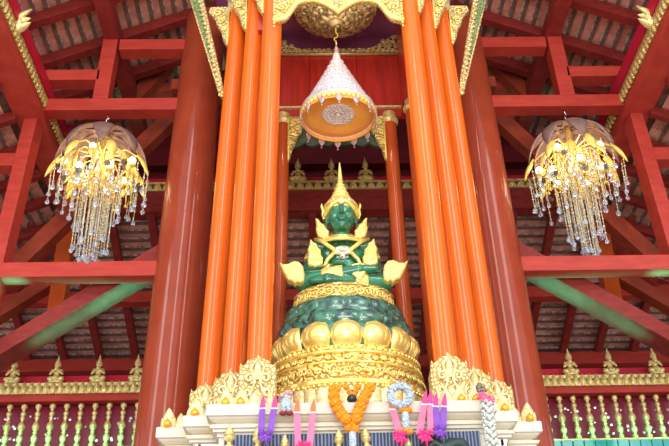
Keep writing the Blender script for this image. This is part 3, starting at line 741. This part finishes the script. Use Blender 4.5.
# collar, straps, pendant
c = MB()
for z0, r0, dy in ((6.165, .12, 0), (6.135, .155, -.005), (6.105, .195, -.01)):
    c.tube([V(r0*1.05*math.cos(a), 8.05+dy-.6*r0*abs(math.sin(a))-.07*(1 if math.sin(a) < 0 else -1)*abs(math.sin(a)), z0-.05*(-math.sin(a))) for a in (2*PI*i/32 for i in range(32))], .02, 8, True)
c.build('collar', GOLD, ST, smooth=True)
for q in (-1, 1):
    MB().tube([V(q*.27, 7.99, 6.12), V(q*.20, 7.925, 6.06), V(q*.13, 7.895, 5.985), V(q*.07, 7.885, 5.93)], .024, 8).build('chest_strap', GOLD, ST, smooth=True)
    MB().tube([V(q*.08, 7.885, 5.91), V(q*.15, 7.90, 5.84), V(q*.19, 7.925, 5.75), V(q*.20, 7.93, 5.66)], .022, 8).build('body_chain', GOLD, ST, smooth=True)
c = MB(); c.ball(V(0, 7.885, 5.93), (.095, .03, .055), 18); c.ball(V(0, 7.865, 5.93), (.045, .025, .03), 12); c.ball(V(0, 7.89, 5.865), (.03, .02, .03), 10); c.build('pendant', SILVERG, ST, smooth=True)
c = MB(); c.lathe([(.19, 0), (.205, .02), (.20, .05), (.188, .06)], tuple(V(0, 8.06, 5.655)), 32, sy=.78); c.petal(V(.06, 7.89, 5.60), (0, -1, 0), (.1, 0, 1), .15, .14, .03, .05); c.build('belt', GOLDY, ST, smooth=True)
def flames(name, pts, Y, th, m, relief=True):
    pl_ = pxpoly(pts, Y)
    for q in (1, -1):
        pp = [(q*x, z) for x, z in pl_]
        o = MB().prism(pp, Y-th/2, Y+th/2, min(.014, th*.3)).build(name, m, ST)
        if relief:
            cx = sum(p[0] for p in pp)/len(pp); cz_ = sum(p[1] for p in pp)/len(pp); g = MB()
            mid = [(cx+(x-cx)*.55, Y-th/2-.003, cz_+(z-cz_)*.55) for x, z in pp]; g.tube(mid, .008, 6, True); g.ball((cx, Y-th/2, cz_), (.022, .012, .022), 10)
            g.build('raised_scroll', GOLD, o, smooth=True)
flames('epaulet', [(315.5, 219), (319, 221), (320.5, 224), (324, 225.5), (325.5, 229), (329, 232), (328.5, 238), (323, 240), (318, 237), (315.8, 230), (316.5, 226)], 7.97, .07, GOLDY)
flames('arm_guard', [(310.3, 240), (313, 243), (316, 244.5), (318, 249), (320.5, 251), (321, 256), (323, 259), (322.5, 266), (315, 268), (308.5, 266), (307.5, 260), (308.5, 255), (307.6, 250), (309.5, 246)], 7.90, .07, GOLDY)
flames('knee_flame', [(278.8, 263.5), (283, 266), (288, 265.5), (294, 262.8), (299, 263.5), (303, 268), (304.5, 275), (304, 282.5), (300, 284.5), (297.5, 283), (295, 285), (292, 282.5), (288, 281.5), (285.5, 277), (283, 273)], 7.73, .10, GOLDY, False)
# gold wraps round the shins and upper arms
def cuff(name, a, b_, r, m):
    a, b_ = Vector(a), Vector(b_); n = 7
    MB().tube([a.lerp(b_, i/n) for i in range(n+1)], [r*.97]+[r+.006*(i % 2) for i in range(1, n)]+[r*.97], 24).build(name, m, ST, smooth=True)
cuff('shin_wrap', V(-.20, 7.777, 5.578), V(.0, 7.725, 5.597), .082, GOLDY); cuff('shin_wrap', V(.10, 7.766, 5.529), V(.22, 7.79, 5.531), .088, GOLDY)
c = MB(); c.petal(V(.13, 7.665, 5.66), (0, -1, .2), (.15, 0, -1), .17, .16, .02, -.05); c.build('sash_end', GOLDY, ST, smooth=True)
for q in (-1, 1): cuff('bracelet', V(q*.16, 7.815, 5.687), V(q*.125, 7.784, 5.672), .048, GOLD); cuff('armlet', V(q*.30, 8.052, 5.95), V(q*.312, 8.036, 5.89), .076, GOLD)

# ------------------------------------------------------------------ hanging umbrella
zR = P(337, 117, 8).z; zA = P(336, 52, 8).z; H = zA-zR
UM = thing('hanging_umbrella', 'white lace ceremonial umbrella with orange lining hanging above the statue', 'umbrella', (0, 8, zR))
prof = [(.405, 0), (.415, .02), (.41, .10)]
tiers = 9
for k in range(tiers):
    t = .10+.86*k/tiers; r = .425*(1-t)**1.12; prof += [(r, t), (r*1.015, t+.02), (r*.985, t+.055)]
prof += [(.03, .97), (.014, .99)]
UC = MB().lathe([(r, z*H) for r, z in prof], (0, 8, zR), 64, cap=False).build('lace_cone', LACE, UM, smooth=True)
sd = UC.modifiers.new('solid', 'SOLIDIFY'); sd.thickness = .012
MB().lathe([(0, .05), (.15, .045), (.32, .03), (.395, .012), (.398, .022), (.3, .05), (0, .07)], (0, 8, zR), 64).build('lining', LINING, UM, smooth=True)
m = MB()
for r, z, t in ((.17, .036, .014), (.135, .036, .012), (.09, .04, .012), (.05, .04, .012)): m.tube([(r*math.cos(2*PI*i/40), 8+r*math.sin(2*PI*i/40), zR+z) for i in range(40)], t, 6, True)
for n, r in ((24, .152), (18, .112), (10, .07)):
    for k in range(n): a = 2*PI*k/n; m.ball((r*math.cos(a), 8+r*math.sin(a), zR+.034), .016, 8)
m.ball((0, 8, zR+.03), .026, 10)
m.build('lace_rosette', LACE, UM, smooth=True)
m = MB(); mf = MB()
for k in range(48):
    a = 2*PI*k/48; d = Vector((math.cos(a), math.sin(a), 0)); m.petal(Vector((0, 8, zR+.02))+d*.42, d, (0, 0, -1), .05, .055, .008, .0, 4, 3)
m.tube([(.418*math.cos(2*PI*i/64), 8+.418*math.sin(2*PI*i/64), zR+.02) for i in range(64)], .014, 6, True)
m.build('rim_fringe', LACEY, UM, smooth=True)
MB().lathe([(.40, -.045), (.408, -.045), (.408, .02), (.40, .02), (.40, -.045)], (0, 8, zR), 64, cap=False).build('lining_skirt', LINING, UM, smooth=True, autos=40)
for k in range(14):
    a = 2*PI*(k+.5)/14; d = Vector((math.cos(a), math.sin(a), 0)); p = Vector((0, 8, zR-.03))+d*.43
    m = MB(); m.tube([p+Vector((0, 0, .05)), p+Vector((0, 0, -.005))], .004, 5)
    m.petal(p, d, (0, 0, -1), .085, .075, .008, .0, 5, 4, .008); m.ball(p+Vector((0, 0, -.105)), .011, 8); m.tube([p+Vector((0, 0, -.08)), p+Vector((0, 0, -.105))], .003, 4)
    m.build('leaf_pendant', PEARL, UM, smooth=True)
m = MB()
z = zA
m.lathe([(.03, -.05), (.034, -.02), (.02, .0), (.028, .02), (.016, .04), (.022, .055), (.010, .08), (.006, .13)], (0, 8, zA), 16); m.build('finial', PEARL, UM, smooth=True)
m = MB(); m.tube([(0, 8, 9.05), (0, 8, 8.96), (.02, 8, 8.925), (.022, 8, 8.90), (0, 8, 8.88), (-.02, 8, 8.865), (-.02, 8, 8.84), (0, 8, 8.82), (.0, 8, zA+.12)], .009, 8); m.build('hook', GOLD, UM, smooth=True)

# ------------------------------------------------------------------ chandeliers
def chandelier(loc, label):
    x, y, z = loc; rnd = random.Random(5)        # z = underside of the beam
    C = thing('chandelier', label, 'chandelier', loc, 'crystal chandeliers')
    def at(r, a, dz): return Vector((x+r*math.cos(a), y+r*math.sin(a), z+dz-.16))
    MB().tube([(x, y, z+.01), (x, y, z-.03), (x+.02, y, z-.045), (x+.02, y, z-.065), (x, y, z-.075), (x-.012, y, z-.09), (x, y, z-.13), (x, y, z-.28)], .010, 8).build('hook', CHROME, C, smooth=True)
    MB().lathe([(.012, -.25), (.03, -.27), (.05, -.29), (.03, -.33), (.035, -.5), (.02, -.7), (.012, -1.2), ][::-1], loc, 14).build('stem', GOLD, C, smooth=True)
    for k in range(8):            # drooping copper leaves of the crown
        a = 2*PI*k/8+.2; m = MB(); nu, nv = 9, 6; G = []
        for i in range(nu+1):
            t = i/nu; r = .04+.51*math.sin(t*1.35)/math.sin(1.35); dz = -.11-.50*t**2.2; w = .155*math.sin(PI*min(1, .12+.88*t))**.55*(1-t**6)**.5
            row = []
            for j in range(nv+1):
                q = j/nv*2-1; c0 = at(r, a, dz-.035*q*q); row.append(c0 + Vector((-math.sin(a), math.cos(a), 0))*w/1.2*q)
            G.append([m.bm.verts.new(p) for p in row])
        for i in range(nu):
            for j in range(nv): m.face([G[i][j], G[i][j+1], G[i+1][j+1], G[i+1][j]])
        o = m.build('crown_leaf', COPPER, C, smooth=True); s_ = o.modifiers.new('solid', 'SOLIDIFY'); s_.thickness = .012
    for k in range(10):           # curved arms with a bulb each, two tiers
        a = 2*PI*k/10+.31; r1 = .42 if k % 2 else .30; zb = -.64 if k % 2 else -.78
        m = MB(); m.tube([at(.03, a, -.62), at(.12, a, -.84), at(.22, a, -.90), at(r1*.8, a, zb-.12), at(r1, a, zb-.06)], .012, 6); m.lathe([(.03, 0), (.045, .03), (.03, .045)], at(r1, a, zb-.07), 12)
        o = m.build('arm', GOLD, C, smooth=True)
        p = at(r1, a, zb+.015); MB().ball(p, (.042, .042, .05), 14).build('bulb', BULB, o, smooth=True)
    for k in range(14):           # amber glass leaves hanging like petals
        a = 2*PI*(k+.5)/14; r0 = .60 if k % 2 else .46; m = MB(); d = Vector((math.cos(a), math.sin(a), 0))
        m.petal(at(r0*.80, a, -.56), d+Vector((0, 0, .3)), Vector((0, 0, -1))+d*.55, (.32 if k % 2 else .26), .135, .035, -.05, 8, 5, .01); m.tube([at(.05, a, -.45), at(r0*.5, a, -.42), at(r0*.8, a, -.57)], .009, 6)
        m.build('glass_leaf', YGLASS, C, smooth=True)
    for k in range(20):           # amber drops and rods between the bulbs
        a = 2*PI*k/20+.1; r0 = .14+.28*rnd.random(); l = .30+.22*rnd.random(); m = MB(); m.tube([at(r0, a, -.50), at(r0*1.05, a, -.50-l*.5), at(r0*1.1, a, -.50-l)], [.01, .017, .006], 6); m.ball(at(r0*1.1, a, -.50-l-.02), .022, 8)
        m.build('glass_rod', YGLASS, C, smooth=True)
    for k in range(14):           # pewter daisies
        a = 2*PI*k/14+.2*rnd.random(); r0 = .46+.08*rnd.random(); zz = -.78-.25*rnd.random(); m = MB(); d = Vector((math.cos(a), math.sin(a), -.35)).normalized(); c0 = at(r0, a, zz)
        s_ = d.cross(Vector((0, 0, 1))).normalized(); u_ = s_.cross(d)
        for i in range(7):
            t = 2*PI*i/7; m.petal(c0, d, s_*math.cos(t)+u_*math.sin(t), .048, .035, .006, .1, 4, 3, .005)
        m.ball(c0+d*.008, .014, 8); m.tube([c0-d*.01, at(.2, a, -.70)], .005, 5)
        m.build('metal_flower', DKMETAL, C, smooth=True)
    S = []
    for n, r0, zs, ze, jr in ((22, .56, -.72, -1.02, .17), (18, .44, -.74, -1.04, .17), (14, .30, -.74, -1.16, .16), (18, .19, -.70, -1.58, .2), (14, .09, -.70, -1.86, .14)):
        for k in range(n): S.append((2*PI*k/n+rnd.uniform(-.1, .1), r0+rnd.uniform(-.03, .03), zs, ze+rnd.uniform(-jr, jr*.4)))
    for a, r0, zs, ze in S:       # strings of beads, each ending in a crystal ball
        m = MB(); m.mi = 0; m.tube([at(r0, a, zs), at(r0*.97, a, ze)], .0045, 4)
        q = zs-.05; i = 0
        while q > ze+.03:
            t = (q-zs)/(ze-zs); rr = (.011, .008, .015, .008)[i % 4]; m.mi = 1 if i % 4 == 2 else 0
            m.ball(at(r0*(1-.03*t), a, q), (rr, rr, rr*1.25), 6); q -= rnd.uniform(.035, .055); i += 1
        m.mi = 1
        m.ball(at(r0*.97, a, ze-.025), rnd.uniform(.026, .034), 10); m.ball(at(r0*.97, a, ze+.018), .014, 8)
        m.build('crystal_strand', [CHAMP, CRYSTAL], C, smooth=True)
    return C
c1 = chandelier((-2.815, 8.96, 8.515), 'gold and crystal chandelier hanging left of the throne')
copy_tree(c1, (2.86, 8.96, 8.515), 'gold and crystal chandelier hanging right of the throne', rot=.55)

# gilded ornaments on the eave trims
def kanok(loc, s, label, sc=1.):
    x, y, z = loc; m = MB()
    m.tube([(x, y, z), (x-s*.05, y-.01, z+.08), (x-s*.02, y-.03, z+.17), (x-s*.09, y-.04, z+.24), (x-s*.17, y-.05, z+.30)], [.06, .065, .05, .035, .008], 10)
    m.petal((x-s*.05, y-.02, z+.02), (-s, -.4, 0), (-s*.7, 0, .7), .15, .1, .03, .2); m.petal((x, y-.02, z+.1), (-s, -.4, 0), (s*.1, -.2, 1), .16, .09, .03, .1); m.petal((x-s*.04, y-.03, z+.14), (-s, -.4, 0), (-s*.9, 0, .3), .12, .08, .02, .2)
    m.ball((x-s*.03, y-.03, z+.06), .05, 10)
    o = m.build('finial', PALEGOLD, loc=loc, smooth=True); return tag(o, label, 'ornament')
for s in (-1, 1):
    kanok((s*3.60, 7.62, 8.64), s, f'gold flame finial on the {side[s]} eave beam near the top corner of the picture')
    kanok((s*3.60, 9.9, 8.64), s, f'gold flame finial on the {side[s]} eave beam behind the chandelier')

# ------------------------------------------------------------------ small gold deities before the front panel
def deity(loc, label, k=1., lean=0.):
    x, y, z = loc; t = thing('deity_figurine', label, 'figurine', loc, 'gold figurines along the altar front'); b = MB(); L = lean
    def Q(a, d, h): return (x+a*k, y+d*k, z+h*k)
    b.ball(Q(0, 0, .04), (.085*k, .05*k, .04*k), 12)
    for q in (-1, 1): b.capsule(Q(q*.07, -.01, .06), Q(-q*.03, -.05, .05), .03*k, .022*k, 10)
    b.ball(Q(0, 0, .14), (.045*k, .035*k, .08*k), 12); b.ball(Q(L, 0, .20), (.058*k, .035*k, .035*k), 12); b.capsule(Q(L, 0, .21), Q(L*1.3, 0, .255), .018*k, .016*k, 8); b.ball(Q(L*1.4, -.005, .28), (.030*k, .032*k, .037*k), 12)
    b.ball(Q(L*1.4, -.036, .277), (.006*k, .008*k, .01*k), 8)
    for q in (-1, 1):
        b.capsule(Q(q*.055+L, 0, .20), Q(q*.085, -.01, .13), .017*k, .014*k, 8); b.capsule(Q(q*.085, -.01, .13), Q(q*.02, -.05, .16), .014*k, .010*k, 8)
        b.ball(Q(L*1.4+q*.03, 0, .28), (.007*k, .012*k, .02*k), 8)
    o = b.build('body', PALEGOLD, t); r = o.modifiers.new('remesh', 'REMESH'); r.mode = 'VOXEL'; r.voxel_size = .008; r.use_smooth_shade = True
    MB().lathe([(r_*k, h_*k) for r_, h_ in ((.036, .295), (.036, .305), (.026, .318), (.028, .325), (.016, .34), (.017, .346), (.007, .362), (0, .38))], (x+L*1.5*k, y, z), 14).build('crown', PALEGOLD, t, smooth=True)
    return t
for u, v, n, ln in ((230, 426, 'at the left end of the altar front panel', 0), (258, 428, 'behind the purple ribbons', 0), (285, 436, 'below the hanging jasmine tassel', .0), (335, 430, 'left of the marigold garland', .02), (371, 428, 'right of the marigold garland', -.03), (408, 440, 'below the white wreath', .0)):
    p = P(u, v-3, 6.85); zz = 3.422; hh = (p.z-zz)/.38
    deity((p.x, 6.85, zz), f'small gold deity figurine {n}', hh, ln)

# ------------------------------------------------------------------ offerings hung on the altar edge
YO = 6.80
def W(u, v, dy=0.): q = P(u, v, YO+dy); return Vector((q.x, YO+dy, q.z))
def strip(mb, pts, w, th=.006):
    """a satin band of width w along pts"""
    pts = [Vector(p) for p in pts]; ws = w if isinstance(w, list) else [w]*len(pts)
    L = []
    for i, p in enumerate(pts):
        t = (pts[min(i+1, len(pts)-1)]-pts[max(i-1, 0)]).normalized(); s = t.cross(Vector((0, 1, 0))).normalized(); n = s.cross(t)
        L.append([mb.bm.verts.new(q) for q in (p-s*ws[i]/2-n*th, p+s*ws[i]/2-n*th, p+s*ws[i]/2+n*th, p-s*ws[i]/2+n*th)])
    for A, B_ in zip(L, L[1:]):
        for j in range(4): mb.face([A[j], A[(j+1) % 4], B_[(j+1) % 4], B_[j]])
    mb.face(L[0][::-1]); mb.face(L[-1])
def bow(mb, c, R, n=12):
    c = Vector(c); rd = random.Random(n)
    for k in range(n*2):
        a = rd.uniform(0, 2*PI); d = Vector((math.cos(a), rd.uniform(-.9, .2), math.sin(a)*.9)).normalized()
        mb.petal(c+d*.005, (d.z*.3, -1, -d.x*.3+.4), d, R*rd.uniform(.6, 1.05), R*rd.uniform(.25, .45), .012, rd.uniform(-.2, .3), 5, 3, .004)
    mb.ball(c-Vector((0, .01, 0)), R*.3, 8)
def ribbon_pair(us, label, colr, tipc, vtop, vbot, bowc, vs):
    c0 = W(sum(us)/len(us), vbot); t = thing('ribbon_garland', label, 'garland', c0, 'ribbon garlands on the altar edge')
    for (ut, ub) in vs:
        m = MB(); strip(m, [W(ut, vtop+13, -.0), W(ut*.7+ub*.3, (vtop*.55+vbot*.45)), W(ub, vbot-2)], [.042, .048, .05]); m.build('ribbon', colr, t)
        m = MB(); strip(m, [W(ut+1.2, vtop, .02), W(ut+.4, vtop+6, .01), W(ut, vtop+13.5)], [.008, .034, .046]); m.build('ribbon_tip', tipc, t)
        m = MB(); strip(m, [W(ut, vtop+13, -.008), W(ut, vtop+14.2, -.008)], .05); m.build('seam', WHITEP, t)
    m = MB(); ub = sum(b for _, b in vs)/len(vs); bow(m, W(ub, vbot, -.02), .07, 18); m.build('bow', bowc, t, smooth=True)
    return t
ribbon_pair((262, 272), 'purple ribbon garland with pink tips left of the jasmine tassel', VIOLET, HOTPINK, 395, 437, VIOLET, ((262.5, 261), (274.5, 269.5)))
ribbon_pair((297, 312), 'long pink ribbon garland with orange tips left of the marigolds', PINK, REDOR, 399, 449, HOTPINK, ((297, 298), (313, 309.5)))
ribbon_pair((393,), 'single pink ribbon with a red bow beside the white wreath', PINK, REDOR, 396, 438, HOTPINK, ((392, 400),))
ribbon_pair((425,), 'pink ribbon garland with a red bow left of the purple one on the right', PINK, HOTPINK, 391, 437, HOTPINK, ((424.5, 419), (430, 431)))
ribbon_pair((440,), 'purple ribbon garland with pink tips on the right half of the altar', VIOLET, HOTPINK, 393, 432, VIOLET, ((435.5, 437), (444, 443)))
# jasmine tassel
t = thing('jasmine_tassel', 'jasmine tassel of two pale tubes with dark red ends beside purple ribbons', 'garland', W(286, 398))
m = MB(); 
for k in range(14): m.ball(W(286+random.uniform(-5, 5), 395+random.uniform(-3, 3), random.uniform(-.02, .02)), .02, 8)
m.build('flower_head', PEARL, t, smooth=True)
for du in (-2.6, 2.8):
    MB().capsule(W(286+du*.6, 400), W(286+du, 411), .024, .022, 12).build('jasmine_tube', JASM, t, smooth=True)
    MB().ball(W(286+du*1.2, 413), (.032, .03, .02), 10).build('flower_end', MAROONF, t, smooth=True)
# marigold garland
def mari(c, r, parent, flat=.8):
    m = MB(); c = Vector(c)
    for k in range(26):
        z = 1-2*(k+.5)/26; a = k*2.4; d = Vector((math.sqrt(1-z*z)*math.cos(a), math.sqrt(1-z*z)*math.sin(a), z)); m.ball(c+Vector((d.x, d.y, d.z*flat))*r*.72, r*.40, 6)
    return m.build('marigold', MARI, parent, smooth=True)
t = thing('marigold_garland', 'orange marigold garland hanging in a V at the middle of the altar', 'garland', W(352, 427))
for A in ([(334.5, 389), (334, 396), (335.5, 403), (338.5, 409.5), (342, 415), (346, 419.5)], [(369.5, 388), (366, 394), (363, 400), (360.5, 406.5), (358, 413), (356, 419)]):
    for u, v in A: mari(W(u, v, random.uniform(-.01, .0)), .047, t)
mari(W(349, 428), .036, t); mari(W(355, 429), .036, t); mari(W(352, 424), .03, t)
MB().capsule(W(352.5, 434), W(353, 452), .030, .028, 12).build('jasmine_tube', JASM, t, smooth=True)
# little vase with marigolds
t = thing('bud_vase', 'small dark vase holding marigolds inside the garland V', 'vase', W(352, 401, .06))
q = W(352, 402, .08); MB().lathe([(0, 0), (.034, .002), (.042, .02), (.036, .045), (.016, .06), (.014, .085), (.02, .095)], q, 16).build('vase', DARK, t, smooth=True)
for du, v in ((-6, 387.5), (-3.2, 391.5), (3.2, 391.5), (6, 387.5), (-1, 394), (1.5, 394.5)): mari(W(352.5+du, v, .08), .024, t)
# white wreath with pendants
t = thing('jasmine_wreath', 'white jasmine wreath with marigold pendant on the right of the altar edge', 'garland', W(400, 396))
c0 = W(400, 396); m = MB(); m.tube([c0+Vector((.078*math.cos(2*PI*i/28), -.01, .078*math.sin(2*PI*i/28))) for i in range(28)], .030, 10, True)
for k in range(46):
    a = 2*PI*k/46; m.ball(c0+Vector(((.078+.02*math.cos(k*2.4))*math.cos(a), -.03+.008*math.sin(k*1.7), (.078+.02*math.cos(k*2.4))*math.sin(a))), .015, 6)
m.build('wreath', JASM, t, smooth=True)
for du in (-3.4, 0, 3.4): mari(W(405.5+du, 410), .026, t); mari(W(405.5+du*1.2, 431.5), .028, t)
MB().capsule(W(405.3, 415), W(406, 426), .032, .03, 12).build('jasmine_tube', JASM, t, smooth=True)
# long white garland with pink flower
t = thing('flower_garland', 'long white jasmine garland topped with a pink flower at the right', 'garland', W(487, 405))
m = MB(); n = 13
for k in range(n):
    c = W(486.5+6.0*k/n, 404+46*k/n); 
    for i in range(7): a = 2*PI*i/7+k*.4; m.ball(c+Vector((.036*math.cos(a), .036*math.sin(a)-.01, .012*math.sin(3*a))), .019, 6)
m.tube([W(486.5, 402), W(492.5, 450)], .03, 10); m.build('jasmine_cord', JASMW, t, smooth=True)
m = MB(); bow(m, W(483.5, 398, -.03), .062, 12); bow(m, W(491, 401, -.03), .045, 10); m.build('pink_flower', PINK, t, smooth=True)
m = MB()
for k in range(10): m.ball(W(481+random.uniform(-3.5, 3.5), 388+random.uniform(-4, 4), -.0), .020, 6)
m.build('grey_sprig', DKMETAL, t, smooth=True)

# ------------------------------------------------------------------ light
w = bpy.data.worlds.new('sky'); scene.world = w; w.use_nodes = True
nt = w.node_tree; bg = nt.nodes['Background']
bg.inputs['Color'].default_value = (.86, .93, 1.0, 1); bg.inputs['Strength'].default_value = 1.5
def light(name, kind, loc, aim, energy, color, **k):
    d = bpy.data.lights.new(name, kind); d.energy = energy; d.color = color
    for a, b_ in k.items(): setattr(d, a, b_)
    o = bpy.data.objects.new(name, d); COL.objects.link(o); o.location = loc
    o.rotation_euler = (Vector(aim)-Vector(loc)).to_track_quat('-Z', 'Y').to_euler(); return o
light('bright_sky_over_trees', 'AREA', (7.3, -4.5, 12.5), (0, 8, 6.5), 620, (1, .98, .95), shape='RECTANGLE', size=3.2, size_y=9)
light('bright_sky_over_entrance', 'AREA', (-1.6, -4.5, 12.5), (0, 8, 6.5), 380, (1, .98, .95), shape='RECTANGLE', size=1.6, size_y=9)
light('bright_sky_left', 'AREA', (-13, -3, 11), (0, 9, 6.5), 560, (1, .98, .95), shape='RECTANGLE', size=3, size_y=8)
light('daylight_through_entrance', 'AREA', (0, -4.5, 3.4), (0, 9, 8.4), 780, (1, .97, .94), shape='RECTANGLE', size=8, size_y=4)
for s in (-1, 1):
    light('altar_floodlight', 'SPOT', (s*1.9, 4.8, 3.6), (s*.7, 7.5, 8.8), 150, (1, .66, .30), spot_size=1.0, spot_blend=.8, shadow_soft_size=.2)
    for lx_, lz_, en, ln in ((2.40, 5.42, 9, .7), (2.95, 5.08, 7, .8), (3.62, 5.88, 1.6, .25)):   # slim green strips under the timbers
        lo_ = light('green_led', 'AREA', (s*lx_, 9.29 if lx_ < 3.5 else 8.97, lz_), (0, 0, 20), en, (.02, .9, .50), shape='RECTANGLE', size=ln, size_y=.05, spread=.75)
        lo_.rotation_euler = (PI, 0, 0)
    light('green_led_strip', 'AREA', (s*3.6, 10.66, 4.92), (s*3.6, 11.05, 5.10), 6, (.03, 1, .55), shape='RECTANGLE', size=3.4, size_y=.06, spread=.8)
    light('chandelier_glow', 'POINT', (s*2.83, 8.96, 7.80), (0, 0, 0), 17, (1, .86, .66), shadow_soft_size=.2)
light('canopy_fill', 'AREA', (0, 7.25, 8.75), (0, 8.7, 9.3), 9, (1, .86, .72), shape='RECTANGLE', size=1.1, size_y=.1)  # added fill behind the valance, lifts the dark canopy interior
light('statue_fill', 'SPOT', (0, 4.6, 3.4), (0, 8, 6.0), 100, (1, .90, .72), spot_size=.75, spot_blend=.7, shadow_soft_size=.25)  # added frontal fill, brightens the statue and gold pedestal
vs = scene.view_settings; vs.view_transform = 'Standard'; vs.look = 'None'; vs.gamma = 1; vs.use_curve_mapping = False; vs.exposure = 0.0
